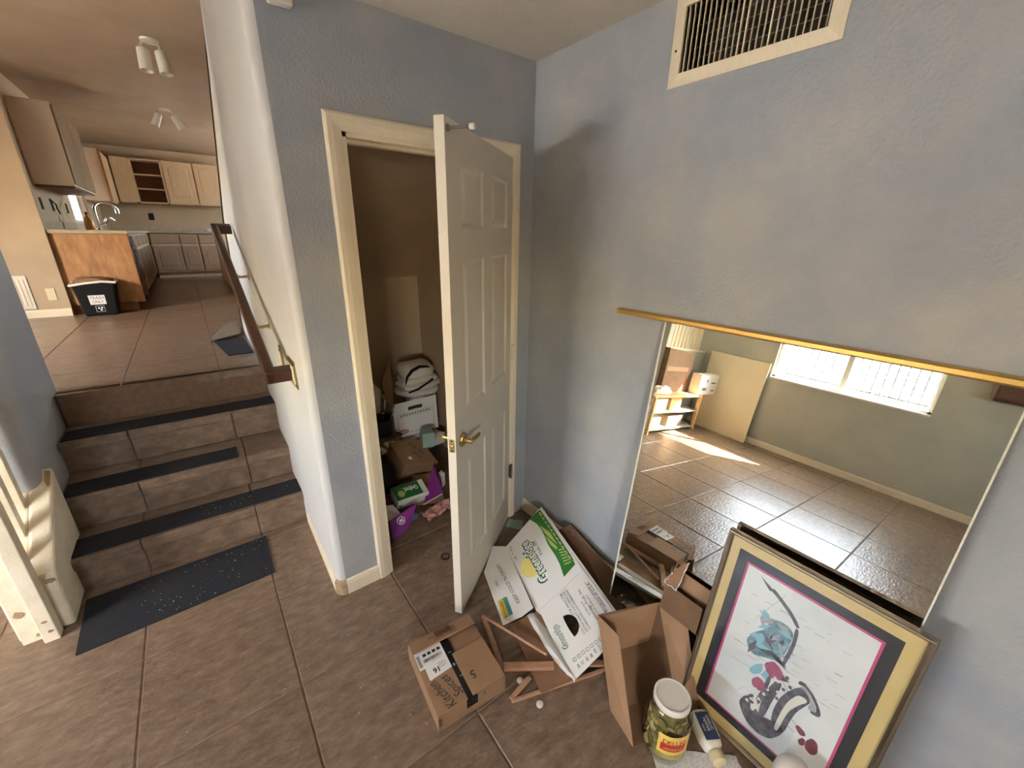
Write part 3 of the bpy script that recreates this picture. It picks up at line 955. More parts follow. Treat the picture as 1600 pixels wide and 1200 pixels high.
# upper balusters over the half wall (seen in the mirror)
ub = thing('balustrade', 'pale balusters on the half wall above big carton, seen in mirror', 'railing', (-4.1, 1.24, 1.07))
obj('sill_board', MB().box((-4.7, 1.185, 1.07), (-3.68, 1.375, 1.095)), 'cream', ub, bevel=0.005)
for k in range(9):
    xx = -3.80 - k * 0.094
    obj('baluster', MB().box((xx - 0.019, 1.24, 1.09), (xx + 0.019, 1.278, 2.0)), 'cream', ub, bevel=0.003)
obj('top_rail', MB().box((-4.7, 1.225, 2.0), (-3.68, 1.295, 2.05)), 'cream', ub, bevel=0.008)

# ================================================================== CARPET RUNNERS
def runner(name, x0, x1, y0, y1, z, lab, skew=True):
    f_ = yo if skew else (lambda x: 0)
    mb = MB().add([(x0, y0 + f_(x0), z), (x1, y0 + f_(x1), z), (x1, y1 + f_(x1), z), (x0, y1 + f_(x0), z), (x0, y0 + f_(x0), z + 0.006), (x1, y0 + f_(x1), z + 0.006), (x1, y1 + f_(x1), z + 0.006), (x0, y1 + f_(x0), z + 0.006)],
                  [(3, 2, 1, 0), (4, 5, 6, 7), (0, 1, 5, 4), (1, 2, 6, 5), (2, 3, 7, 6), (3, 0, 4, 7)])
    return tag(obj(name, mb, 'mat'), lab, 'mat')


runner('stair_mat', -2.205, -1.162, 0.742, 0.90, 0.2, 'navy carpet strip across the lowest step, flecked with lint')
runner('stair_mat', -2.20, -1.438, 1.0, 1.155, 0.4, 'short navy carpet strip on the middle step')
runner('stair_mat', -2.20, -1.165, 1.29, 1.44, 0.6, 'navy carpet strip on the topmost tread below the kitchen')
fm = MB().add([(-2.155, 0.345, 0), (-1.405, 0.36, 0), (-1.404, 0.695, 0), (-2.165, 0.70, 0), (-2.155, 0.345, 0.007), (-1.405, 0.36, 0.007), (-1.404, 0.695, 0.007), (-2.165, 0.70, 0.007)],
              [(3, 2, 1, 0), (4, 5, 6, 7), (0, 1, 5, 4), (1, 2, 6, 5), (2, 3, 7, 6), (3, 0, 4, 7)])
tag(obj('floor_mat', fm, 'mat'), 'wide navy carpet mat on floor at the foot of steps', 'mat')
tag(obj('carpet_scrap', MB().prism([(-1.345, 1.98, ZK), (-1.178, 1.975, ZK), (-1.185, 2.60, ZK), (-1.40, 2.52, ZK)], (0, 0, 0.008)), 'mat'), 'dark carpet scrap on the kitchen floor by the handrail', 'mat')
tag(obj('folded_mat', MB().prism([(-1.44, 2.54, ZK + 0.009), (-1.20, 2.62, ZK + 0.03), (-1.165, 3.18, ZK + 0.05), (-1.28, 3.18, ZK + 0.03)], (0, 0, 0.008)), 'mat_old'), 'grey mat folded face down beyond dark carpet scrap', 'mat')

# lint and paint chips scattered on floor and treads
lint = MB()
for k in range(120):
    w_ = random.random()
    if w_ < 0.45:
        x, y, z = random.uniform(-1.95, -1.42), random.uniform(0.37, 0.68), 0.0075
    elif w_ < 0.6:
        x, y, z = random.uniform(-1.7, -1.2), random.uniform(0.80, 0.9), 0.2065
    elif w_ < 0.8:
        x, y, z = random.uniform(-1.4, -1.08), random.uniform(-1.2, 0.05), 0.0005
    else:
        x, y, z = random.uniform(-3.2, -1.15), random.uniform(-0.9, 0.3), 0.0005
    a_, l_ = random.uniform(0, 6.28), random.uniform(0.0015, 0.006)
    d_ = V((math.cos(a_), math.sin(a_), 0))
    lint.obox(V((x, y, z)), d_ * l_, V((-d_.y, d_.x, 0)) * 0.0013, V((0, 0, 0.0012)))
tag(obj('lint_specks', lint, 'white_plastic'), 'pale lint and plaster specks scattered over floor and mats', 'debris', kind='stuff')


# ================================================================== SPICES BOX
FL, FR = V((-1.061, -0.830, 0)), V((-0.781, -0.854, 0))
sw_u = (FR - FL).normalized()
sw_v = V((-sw_u.y, sw_u.x, 0))
BWd, BDp, BH = 0.281, 0.325, 0.083
spb = thing('spice_carton', 'taped brown carton marked KITCHEN SPICES on the tile floor', 'box', tuple(FL))


def sb(a, b, c):
    return FL + sw_u * a + sw_v * b + V((0, 0, c))


body = MB()
body.obox(sb(0, 0, 0), sw_u * BWd, sw_v * BDp, V((0, 0, 0.004)))
for o_, u_, v_ in ((sb(0, 0, 0), sw_u * BWd, sw_v * 0.004), (sb(0, BDp - 0.004, 0), sw_u * BWd, sw_v * 0.004), (sb(0, 0, 0), sw_u * 0.004, sw_v * BDp), (sb(BWd - 0.004, 0, 0), sw_u * 0.004, sw_v * BDp)):
    body.obox(o_, u_, v_, V((0, 0, BH - 0.003)))
obj('carton_body', body, 'kraft', spb)
obj('top_flap', MB().obox(sb(0, 0.001, BH - 0.003), sw_u * 0.136, sw_v * (BDp - 0.002), V((0, 0, 0.004))), 'kraft', spb, bevel=0.0015)
obj('top_flap', MB().obox(sb(0.139, 0.001, BH - 0.003), sw_u * (BWd - 0.139), sw_v * 0.19, V((0, 0, 0.006))), 'kraft', spb, bevel=0.0015)
obj('top_flap', MB().obox(sb(0.139, 0.19, BH - 0.005), sw_u * (BWd - 0.139), sw_v * (BDp - 0.192), V((0, 0, 0.003))), 'kraft_in', spb)
bf = MB().obox(sb(0.0, BDp - 0.004, BH), sw_u * BWd, sw_v * -0.062 + V((0, 0, 0.012)), V((0, 0.003, 0.003)))
bfo = obj('end_flap', bf, 'kraft', spb)
bu_, bw_ = sw_u, (sw_v * -0.062 + V((0, 0, 0.012))).normalized()
fo = sb(0.0, BDp - 0.004, BH) + V((0, 0.003, 0.0035))
text('flap_print', 'PLEASE WATCH YOUR', fo + bu_ * 0.20 + bw_ * 0.022, -bu_, bw_, 0.014, 'ink', bfo, width=0.12, lift=0.0015)
text('flap_print', 'LEFT SIDE', fo + bu_ * 0.20 + bw_ * 0.042, -bu_, bw_, 0.014, 'ink', bfo, width=0.10, lift=0.0015)
flat('flap_tape', [rect(0.10, 0.004, 0.17, 0.040)], fo + bu_ * BWd, -bu_, bw_, 'cab_dark', bfo, 0.0008)
tp = MB().obox(sb(0.118, -0.0012, BH + 0.001), sw_u * 0.034, sw_v * (BDp - 0.03), V((0, 0, 0.0006)))
tp.obox(sb(0.112, -0.0012, BH - 0.045), sw_u * 0.046, V((0, 0, 0.0462)), sw_v * -0.0006)
obj('tape_strip', tp, 'tape', spb)
zt = BH + 0.0012
lo_ = sb(0.022, 0.14, zt)
obj('shipping_label', MB().obox(sb(0.024, 0.135, zt - 0.0004), sw_u * 0.094 + sw_v * 0.008, sw_v * 0.13, V((0, 0, 0.0007))), 'paper', spb)
bars = []
x = 0.030
random.seed(3)
while x < 0.108:
    w_ = random.choice((0.001, 0.0016, 0.0026))
    bars.append(rect(x, 0.212, x + w_, 0.226))
    x += w_ + random.choice((0.0012, 0.002))
for k in range(4):
    bars.append(rect(0.034 + k * 0.020, 0.237, 0.048 + k * 0.020, 0.250))
for k in range(3):
    bars.append(rect(0.072, 0.165 + k * 0.009, 0.105, 0.1665 + k * 0.009))
bars.append(rect(0.060, 0.205, 0.100, 0.2065))
flat('barcode', bars, sb(0, 0, zt), sw_u, sw_v, 'ink', spb, 0.0008)
flat('barcode', [rect(0.008, 0.20 + k * 0.006, 0.020, 0.203 + k * 0.006) for k in range(9)], sb(0, 0, zt), sw_u, sw_v, 'ink', spb, 0.0012)
obj('label_edge', MB().obox(sb(0.004, 0.19, zt - 0.0008), sw_u * 0.022, sw_v * 0.08, V((0, 0, 0.0008))), 'paper', spb)
text('handwriting', '16', sb(0.078, 0.172, zt), -sw_u, -sw_v, 0.030, 'ink', spb, lift=0.0012, bold=0.0008)
hwr, hwu = sw_v * 0.93 - sw_u * 0.30, -sw_u * 0.93 - sw_v * 0.3
hR, hU = sw_v * 0.95 - sw_u * 0.30, -sw_u * 0.95 - sw_v * 0.30
text('handwriting', 'Kitchen', sb(0.080, 0.006, zt), hR, hU, 0.052, 'ink', spb, width=0.125, lift=0.001, shear=0.35, bold=-0.0004)
text('handwriting', 'Spices', sb(0.117, 0.028, zt), hR, hU, 0.048, 'ink', spb, width=0.105, lift=0.001, shear=0.35, bold=-0.0004)
text('handwriting', '5', sb(0.186, 0.085, BH + 0.0035), -sw_u, -sw_v, 0.046, 'ink', spb, lift=0.001)
text('handwriting', '5', sb(0.195, -0.0004, BH - 0.008), -sw_u, V((0, 0, -1)), 0.030, 'ink', spb, lift=0.001)
for r_ in (rect(0.125, 0.14, 0.133, 0.152), rect(0.128, 0.09, 0.140, 0.094), rect(0.128, 0.20, 0.142, 0.203)):
    flat('tape_print', [r_], sb(0, 0, zt), sw_u, sw_v, 'teal', spb, 0.0012)
flat('corner_print', [rect(0.004, BH - 0.052 + k * 0.014, 0.014, BH - 0.044 + k * 0.014) for k in range(3)], sb(0, 0, 0), sw_u, V((0, 0, 1)), 'ink', spb, 0.0008)

# ================================================================== FRUIT CARTON (unfolded, white)
fB = V((-0.337, -0.26, 0.05))
fu = V((-0.26525267, -0.96349133, -0.03640723))
fv = V((0.83714172, -0.24887369, 0.48708893))
fn = V((-0.47836676, 0.09872363, 0.8725932))
frc = thing('fruit_carton', 'unfolded white fruit carton with green hill print by the door', 'box', (-0.45, -0.65, 0))


def fp(a, b, c=0.0):
    return fB + fu * a + fv * b + fn * c


obj('long_panel', MB().prism([fp(0, 0, -0.004), fp(0.434, -0.014, -0.004), fp(0.405, 0.278, -0.004), fp(-0.085, 0.275, -0.004)], fn * 0.004), 'white_card', frc)
ep = MB()
outline = [(0.436, -0.014), (0.600, -0.007), (0.769, 0.001), (0.752, 0.150), (0.735, 0.285), (0.57, 0.282), (0.407, 0.278), (0.42, 0.13)]
HC = (0.580, 0.104)


def ray_out(a_):
    best = 9
    c_, s_ = math.cos(a_), math.sin(a_)
    for (xa, ya), (xb, yb) in zip(outline, outline[1:] + outline[:1]):
        ex, ey = xb - xa, yb - ya
        dt = c_ * ey - s_ * ex
        if abs(dt) < 1e-9:
            continue
        t_ = ((xa - HC[0]) * ey - (ya - HC[1]) * ex) / dt
        w_ = ((xa - HC[0]) * s_ - (ya - HC[1]) * c_) / dt
        if t_ > 0 and -1e-6 <= w_ <= 1.000001:
            best = min(best, t_)
    return (HC[0] + c_ * best, HC[1] + s_ * best)


angs = sorted([k * math.pi / 12 - math.pi for k in range(24)] + [math.atan2(q - HC[1], p - HC[0]) for p, q in outline])
outer = [ray_out(a_) for a_ in angs]
ho = []
for a_ in angs:
    c_, s_ = math.cos(a_), math.sin(a_)
    ho.append((HC[0] + 0.053 * c_, HC[1] - 0.020 + max(0.0, 0.046 * s_) if s_ > 0 else HC[1] - 0.020 + 0.006 * s_))
no = len(outer)
vs = [fp(u_, v_, 0) for u_, v_ in outer] + [fp(u_, v_, 0) for u_, v_ in ho] + [fp(u_, v_, -0.004) for u_, v_ in outer] + [fp(u_, v_, -0.004) for u_, v_ in ho]
fs = []
for i in range(no):
    j = (i + 1) % no
    fs += [(i, j, no + j, no + i), (2 * no + j, 2 * no + i, 3 * no + i, 3 * no + j), (j, i, 2 * no + i, 2 * no + j), (no + i, no + j, 3 * no + j, 3 * no + i)]
ep.add(vs, fs)
epo = obj('end_panel', ep, 'white_card', frc)
obj('under_layer', MB().prism([fp(-0.05, 0.20, -0.016), fp(0.70, 0.20, -0.016), fp(0.700, 0.294, -0.012), fp(-0.092, 0.290, -0.012)], fn * 0.005), 'white_card', frc)
# bottom flap lying on the floor: KEEP COLD 'N CRISPY
b1, b2, b4 = V((-0.337, -0.26, 0.047)), V((-0.470, -0.655, 0.040)), V((-0.521, -0.310, 0.010))
bfn = (b2 - b1).cross(b4 - b1).normalized()
if bfn.z < 0:
    bfn = -bfn


def onbase(x, y):
    return V((x, y, b1.z - ((x - b1.x) * bfn.x + (y - b1.y) * bfn.y) / bfn.z))


b3, b5, b6 = onbase(-0.622, -0.621), onbase(-0.388, -0.200), onbase(-0.533, -0.650)
obj('bottom_flap', MB().prism([b1, b2, b6, b3, b4, b5], V((0.0, 0.0, 0.004))), 'white_card', frc)
# curled side flap along the end panel
cf = MB()
NC = 10
edge = [(0.436, -0.014), (0.769, 0.001)]
cvs = []
for k in range(NC + 1):
    q = k / NC
    a_ = edge[0][0] + (edge[1][0] - edge[0][0]) * q
    wd = 0.075 * (1 - q) ** 0.8 * (1 + 0.6 * q) + 0.001
    p0 = fp(a_, -0.014 + 0.015 * q, 0.0)
    out = V((-0.86, 0.30, 0)).normalized()
    cvs += [p0, p0 + out * wd * 0.5 + V((0, 0, 0.004)), p0 + out * wd + V((0, 0, max(0.008 - p0.z, -0.02)))]
for k in range(NC):
    for m_ in range(2):
        i = k * 3 + m_
        cf.f.append([i, i + 3, i + 4, i + 1])
        cf.mi.append(0)
cf.v = cvs
sf = obj('curled_flap', cf, 'white_card', frc, smooth=True)
sm = sf.modifiers.new('thick', 'SOLIDIFY')
sm.thickness = 0.003
# print
flat('hill_print', [[(0.373, 0.182), (0.354, 0.262), (0.30, 0.270), (0.123, 0.274), (-0.076, 0.273), (-0.064, 0.191), (0.0, 0.213), (0.053, 0.217), (0.105, 0.211), (0.155, 0.203), (0.248, 0.203), (0.30, 0.198)]], fB, fu, fv, 'green', frc, 0.0006)
rowsf = []
for k in range(11):
    a_ = -0.03 + k * 0.034
    rowsf.append([(a_, 0.258), (a_ + 0.012, 0.258), (a_ + 0.022, 0.268), (a_ + 0.008, 0.268)])
flat('tree_print', rowsf, fB, fu, fv, 'dkgreen', frc, 0.0018)
flat('field_print', [[(-0.06, 0.256), (0.20, 0.256), (0.32, 0.255), (0.33, 0.262), (-0.06, 0.266)], [(0.02, 0.222), (0.09, 0.222), (0.20, 0.243), (0.10, 0.247)], [(0.10, 0.217), (0.17, 0.212), (0.22, 0.226), (0.21, 0.236)]] +
     [[(0.225 + k * 0.018, 0.232 - k * 0.003), (0.232 + k * 0.018, 0.232 - k * 0.003), (0.243 + k * 0.018, 0.252), (0.235 + k * 0.018, 0.252)] for k in range(6)], fB, fu, fv, 'ltgreen', frc, 0.0012)
flat('sun_print', [[(0.205 + 0.062 * math.cos(t * math.pi / 14), 0.062 + 0.055 * math.sin(t * math.pi / 14)) for t in range(28)]], fB, fu, fv, 'yellow', frc, 0.0006)
gr_o = fp(0.332, 0.118)
text('brand_print', 'Greenridge', gr_o, -fu, -fv, 0.075, 'dkgreen', frc, width=0.285, bold=0.006, lift=0.0010)
text('brand_print', 'Greenridge', gr_o - fu * 0.004, -fu, -fv, 0.070, 'white_ink', frc, width=0.272, bold=0.0012, lift=0.0018)
text('maker_print', 'Fruit, Inc.', fp(0.188, 0.155), -fu, -fv, 0.030, 'dkgreen', frc, width=0.105, lift=0.001)
text('size_print', '138', fp(0.12, 0.022), -fu, -fv, 0.018, 'grey_ink', frc, lift=0.001)
text('size_print', '9', fp(0.075, 0.022), -fu, -fv, 0.018, 'grey_ink', frc, lift=0.001)
text('size_print', '3.5kg', fp(0.055, 0.022), -fu, -fv, 0.018, 'grey_ink', frc, lift=0.001)
lines = ['U.S. FANCY \u25a1 EX FANCY/SE', 'EXTRA FANCY \u25a1 U.S. FANCY/SE', 'COMBINATION \u25a1 U.S. COMBINATION']
for k, s_ in enumerate(lines):
    text('grade_print', s_.replace('\u25a1', 'o'), fp(0.650, 0.130 + k * 0.016), -fu, -fv, 0.014, 'ink', frc, width=0.215, lift=0.0008)
text('grower_print', 'DISTRIBUTED BY', fp(0.60, 0.192), -fu, -fv, 0.010, 'ink', frc, lift=0.0008)
text('grower_print', 'Greenridge Fruit, Inc.', fp(0.66, 0.212), -fu, -fv, 0.020, 'ink', frc, width=0.19, lift=0.0008)
text('grower_print', 'NET WT. 40 LBS (18 KG)', fp(0.62, 0.226), -fu, -fv, 0.010, 'ink', frc, lift=0.0008)
text('origin_print', 'Produce of U.S.A.', fp(0.635, 0.268), -fu, -fv, 0.024, 'ink', frc, width=0.165, lift=0.0008)
flat('origin_rule', [rect(0.46, 0.250, 0.64, 0.252)], fB, fu, fv, 'ink', frc, 0.0008)
sq, nums = [], ['64', '72', '80', '88', '100', '113', '125', '138']
for k in range(8):
    b_ = 0.030 + k * 0.0225
    c_ = 0.700 + 0.0
    for r_ in (rect(c_, b_, c_ + 0.014, b_ + 0.0016), rect(c_, b_ + 0.0124, c_ + 0.014, b_ + 0.014), rect(c_, b_, c_ + 0.0016, b_ + 0.014), rect(c_ + 0.0124, b_, c_ + 0.014, b_ + 0.014)):
        sq.append(r_)
    text('count_print', nums[k], fp(0.744, b_ + 0.013), -fu, -fv, 0.015, 'ink', frc, lift=0.0008)
flat('check_boxes', sq, fB, fu, fv, 'ink', frc, 0.0008)
text('brand_print', 'Greenridge', fp(0.652, 0.040), -fu, -fv, 0.034, 'dkgreen', frc, width=0.115, bold=0.0022, lift=0.001)
text('brand_print', 'Greenridge', fp(0.650, 0.040), -fu, -fv, 0.031, 'white_ink', frc, width=0.109, bold=0.0002, lift=0.0017)
kr = (V((-0.418, -0.305, 0)) - V((-0.481, -0.564, 0))).normalized()
kn = V((0.16, -0.04, 0.16)).normalized()

def onflap(x, y):
    return onbase(x, y) + V((0, 0, 0.0045))


ku = bfn.cross(kr - bfn * kr.dot(bfn))
text('slogan_print', "KEEP COLD 'N CRISPY", onflap(-0.497, -0.590), onflap(-0.43, -0.31) - onflap(-0.497, -0.590), ku, 0.026, 'grey_ink', frc, width=0.27, lift=0.001)
text('slogan_print', 'APPLE', onflap(-0.515, -0.44), kr, ku, 0.016, 'grey_ink', frc, width=0.04, lift=0.001)
pa, pb, pc, pd = onflap(-0.602, -0.600), onflap(-0.577, -0.607), onflap(-0.545, -0.510), onflap(-0.570, -0.503)
obj('kitchen_sticker', MB().prism([pa, pb, pc, pd], bfn * 0.0008), 'amber', frc)
pa2, pb2, pc2, pd2 = onflap(-0.577, -0.607), onflap(-0.557, -0.612), onflap(-0.524, -0.515), onflap(-0.545, -0.510)
obj('kitchen_sticker', MB().prism([pa2, pb2, pc2, pd2], bfn * 0.0008), 'teal', frc)
text('sticker_print', 'KITCHEN', pb + (pa - pb) * 0.22, pc - pb, pa - pb, 0.017, 'ink', frc, width=0.085, lift=0.0015)
text('sticker_print', 'AISLE 2', pb2 + (pa2 - pb2) * 0.22, pc2 - pb2, pa2 - pb2, 0.014, 'dkgreen', frc, width=0.07, lift=0.0015)

# ================================================================== CARDBOARD UNDER AND BEHIND THE FRUIT CARTON
tag(obj('cardboard_sheet', MB().prism([(-0.593, -0.642, 0.012), (-0.468, -0.676, 0.030), (-0.380, -0.95, 0.016), (-0.546, -0.992, 0.012), (-0.682, -0.955, 0.012)], (0, 0, 0.004)), 'kraft_in'), 'bare brown cardboard sheet under the white fruit carton', 'cardboard')
lc = thing('flattened_carton', 'dark brown carton leaning between fruit carton and blue wall', 'box', (-0.08, -0.6, 0))
obj('carton_side', MB().sheet((-0.150, -0.30, 0.02), (-0.20, -0.96, 0.02), (-0.055, -0.90, 0.085), (-0.035, -0.46, 0.185), 0.005), 'kraft_dark', lc)
obj('carton_flap', MB().sheet((-0.036, -0.44, 0.175), (-0.03, -0.80, 0.09), (-0.055, -0.83, 0.085), (-0.064, -0.50, 0.16), 0.005), 'kraft_in', lc)
tag(obj('pale_card_scrap', MB().prism([(-0.205, -0.075, 0.002), (-0.145, -0.165, 0.002), (-0.085, -0.10, 0.004), (-0.150, -0.035, 0.004)], (0, 0, 0.003)), 'tealcard'), 'pale green card scrap on floor behind the closet door', 'paper')

# ================================================================== WOODEN FRAME PIECES
wfm = thing('wooden_rack', 'broken raw wooden rack lying under the white fruit carton', 'rack', (-0.66, -0.8, 0))


def bar(name, a, b, w, h, parent, m='wood'):
    a, b = V(a), V(b)
    d = b - a
    s_ = V((-d.y, d.x, 0)).normalized() * w
    u_ = V((0, 0, h))
    return obj(name, MB().obox(a - s_ * 0.5 - u_ * 0.5, d, s_, u_), m, parent, bevel=0.003)


bar('slat', (-0.683, -0.548, 0.038), (-0.752, -0.80, 0.020), 0.022, 0.016, wfm)
bar('slat', (-0.745, -0.79, 0.030), (-0.575, -0.912, 0.030), 0.030, 0.018, wfm)
obj('rod', MB().tube([(-0.690, -0.552, 0.048), (-0.578, -0.870, 0.052)], 0.006, 10), 'wood', wfm)
bar('slat', (-0.788, -0.905, 0.007), (-0.395, -1.043, 0.007), 0.014, 0.012, wfm)
bar('slat', (-0.786, -0.897, 0.007), (-0.675, -0.878, 0.010), 0.020, 0.010, wfm)
bar('slat', (-0.475, -0.965, 0.020), (-0.385, -1.035, 0.022), 0.026, 0.012, wfm)
for k, (x, y, lab, tilt) in enumerate(((-0.713, -0.862, 'small white plastic disc beside the wooden rack', 0.004), (-0.707, -0.977, 'small white plastic disc alone on open tile floor', 0.0))):
    c = thing('plastic_disc', lab, 'disc', (x, y, 0), group='white plastic discs on the floor')
    obj('disc', MB().lathe((x, y, 0.0006), [(0.0125, 0), (0.0135, 0.002), (0.0135, 0.006), (0.011, 0.0075)], 20, (tilt * 20, 0, 1)), 'white_plastic', c, smooth=True)
ht = MB()
rp = [(-0.626 + 0.021 * math.cos(t * math.pi / 12), -0.078 + 0.024 * math.sin(t * math.pi / 12), 0.0026) for t in range(25)]
tag(obj('hair_tie', ht.tube(rp, 0.0032, 8, cap=False), 'black', smooth=True), 'black elastic ring on the closet threshold floor', 'hair tie')

# ================================================================== OPEN BROWN CARTON leaning at the right
oc = thing('open_carton', 'open empty brown carton leaning upright before the mirror', 'box', (-0.45, -1.2, 0))
P1, P2 = V((-0.415, -0.985, 0.27)), V((-0.421, -1.095, 0.27))
P4, P3 = V((-0.501, -1.155, 0.002)), V((-0.531, -1.281, 0.002))
wv = V((0.262, -0.117, 0))
obj('side_panel', MB().sheet(P1, P4, P3, P2, 0.004), 'kraft', oc)
R1, R2 = P1 + wv * 0.95, P2 + wv + V((0.010, 0.0, 0))
R4, R3 = P4 + wv * 0.95, P3 + wv + V((0.010, 0.022, 0))
obj('side_panel', MB().sheet(R1, R2, R3, R4, 0.004), 'kraft', oc)
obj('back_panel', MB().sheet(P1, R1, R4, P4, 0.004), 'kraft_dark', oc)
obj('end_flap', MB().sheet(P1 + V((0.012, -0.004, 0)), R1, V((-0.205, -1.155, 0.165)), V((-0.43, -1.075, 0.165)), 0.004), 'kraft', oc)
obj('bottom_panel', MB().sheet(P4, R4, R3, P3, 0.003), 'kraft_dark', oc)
for k in range(3):
    a = P1 * 0.35 + P4 * 0.65 + (P2 - P1) * (0.35 + 0.12 * k) + (P4 - P1).normalized() * (0.02 * k)
    nrm = (P4 - P1).cross(P2 - P1).normalized()
    obj('pen_mark', MB().tube([a - nrm * 0.0, a + (P4 - P1).normalized() * 0.022 + (P2 - P1) * 0.04], 0.0012, 5), 'ink', oc)

# second, smaller carton resting against the mirror
tc = thing('torn_carton', 'torn brown carton with shiny tape against mirror, behind the open carton', 'box', (-0.17, -1.19, 0.28))


def mp_(y, z, d):
    return V((mT.x - (mT.z - z) * math.tan(th), y, z)) + V((-d, 0, 0))


obj('front_panel', MB().sheet(mp_(-1.118, 0.405, 0.052), mp_(-1.118, 0.285, 0.052), mp_(-1.272, 0.285, 0.052), mp_(-1.272, 0.405, 0.052), 0.004), 'kraft_dark', tc)
obj('back_panel', MB().sheet(mp_(-1.118, 0.46, 0.012), mp_(-1.118, 0.285, 0.012), mp_(-1.272, 0.285, 0.012), mp_(-1.272, 0.46, 0.012), 0.004), 'kraft', tc)
obj('side_panel', MB().sheet(mp_(-1.116, 0.405, 0.054), mp_(-1.116, 0.285, 0.054), mp_(-1.116, 0.285, 0.012), mp_(-1.116, 0.405, 0.012), 0.004), 'kraft', tc)
obj('bottom_panel', MB().sheet(mp_(-1.118, 0.285, 0.052), mp_(-1.118, 0.285, 0.012), mp_(-1.272, 0.285, 0.012), mp_(-1.272, 0.285, 0.052), 0.004), 'kraft_dark', tc)
fla = [mp_(-1.112, 0.405, 0.054), mp_(-1.128, 0.455, 0.040), mp_(-1.150, 0.50, 0.022), mp_(-1.172, 0.515, 0.016), mp_(-1.165, 0.405, 0.054)]
obj('raised_flap', MB().prism(fla, (0.003, 0.0, 0.001)), 'kraft_in', tc)
tpe = MB()
for a_, b_ in ((fla[4], fla[3]), (fla[0], fla[4]), (fla[0], fla[1])):
    pts = [a_ + (b_ - a_) * (k / 9.0) + V((-0.0025, 0, 0)) + V((0, random.uniform(-.004, .004), random.uniform(-.003, .003))) for k in range(10)]
    tpe.tube(pts, [random.uniform(0.0006, 0.0024) for _ in range(10)], 5)
obj('tape_edge', tpe, 'paper', tc)

# ================================================================== FRAMED PRINT
pBL = V((-0.2440, -1.2793, 0.001))
pa_ = V((-0.01186966, -0.99992955, 0))
pu_ = V((0.14205315, -0.00168624, 0.9898576))
pn_ = pa_.cross(pu_)
if pn_.x > 0:
    pn_ = -pn_
PW, PH = 0.528, 0.7607
pic = thing('framed_print', 'framed saxophone print in champagne frame leaning on the mirror', 'picture', tuple(pBL))


def pp(a, b, d=0.0):
    return pBL + pa_ * a + pu_ * b + pn_ * d


fprof = [(0, -0.024), (0, -0.004), (0.003, 0.0), (0.008, 0.0005), (0.013, -0.004), (0.017, -0.009), (0.017, -0.024)]


def fleg(name, a0, a1, inn):
    """a0,a1 outer corners (a,b); inn inward unit (a,b)"""
    da = ((a1[0] - a0[0]), (a1[1] - a0[1]))
    L = math.hypot(*da)
    e = (da[0] / L, da[1] / L)
    r0 = [pp(a0[0] + inn[0] * q + e[0] * q, a0[1] + inn[1] * q + e[1] * q, d) for q, d in fprof]
    r1 = [pp(a1[0] + inn[0] * q - e[0] * q, a1[1] + inn[1] * q - e[1] * q, d) for q, d in fprof]
    n = len(r0)
    mb = MB().add(r0 + r1, [tuple(range(n)), tuple(reversed(range(n, 2 * n)))] + [(i, n + i, n + (i + 1) % n, (i + 1) % n) for i in range(n)])
    o_ = obj(name, mb, 'frame', pic)
    bm = bmesh.new()
    bm.from_mesh(o_.data)
    bmesh.ops.recalc_face_normals(bm, faces=bm.faces)
    bm.to_mesh(o_.data)
    bm.free()


fleg('frame_side', (0, 0), (0, PH), (1, 0))
fleg('frame_side', (PW, 0), (PW, PH), (-1, 0))
fleg('frame_rail', (0, 0), (PW, 0), (0, 1))
fleg('frame_rail', (0, PH), (PW, PH), (0, -1))
obj('backing', MB().obox(pp(0.01, 0.01, -0.024), pa_ * (PW - 0.02), pu_ * (PH - 0.02), pn_ * 0.003), 'kraft_dark', pic)
obj('gold_mat', MB().obox(pp(0.012, 0.012, -0.0165), pa_ * (PW - 0.024), pu_ * (PH - 0.024), pn_ * 0.002), 'gold_mat', pic)
fdir = pa_.cross(pu_).dot(pn_) > 0


def art(name, polys, m, lift):
    o_ = pp(0, 0, -0.0145)
    nz = pn_ * lift
    mb = MB()
    for poly in polys:
        for _ in range(2 if len(poly) > 4 else 0):      # round the drawn outline
            rp_ = []
            for i in range(len(poly)):
                (xa, ya), (xb, yb) = poly[i], poly[(i + 1) % len(poly)]
                rp_ += [(xa * .8 + xb * .2, ya * .8 + yb * .2), (xa * .2 + xb * .8, ya * .2 + yb * .8)]
            poly = rp_
        a = sum(poly[i][0] * poly[(i + 1) % len(poly)][1] - poly[(i + 1) % len(poly)][0] * poly[i][1] for i in range(len(poly)))
        pl = list(poly) if (a > 0) == fdir else list(reversed(poly))
        mb.add([pBL + pa_ * p + pu_ * q + pn_ * (-0.0145 + lift) for p, q in pl], [tuple(range(len(pl)))])
    return obj(name, mb, m, pr)


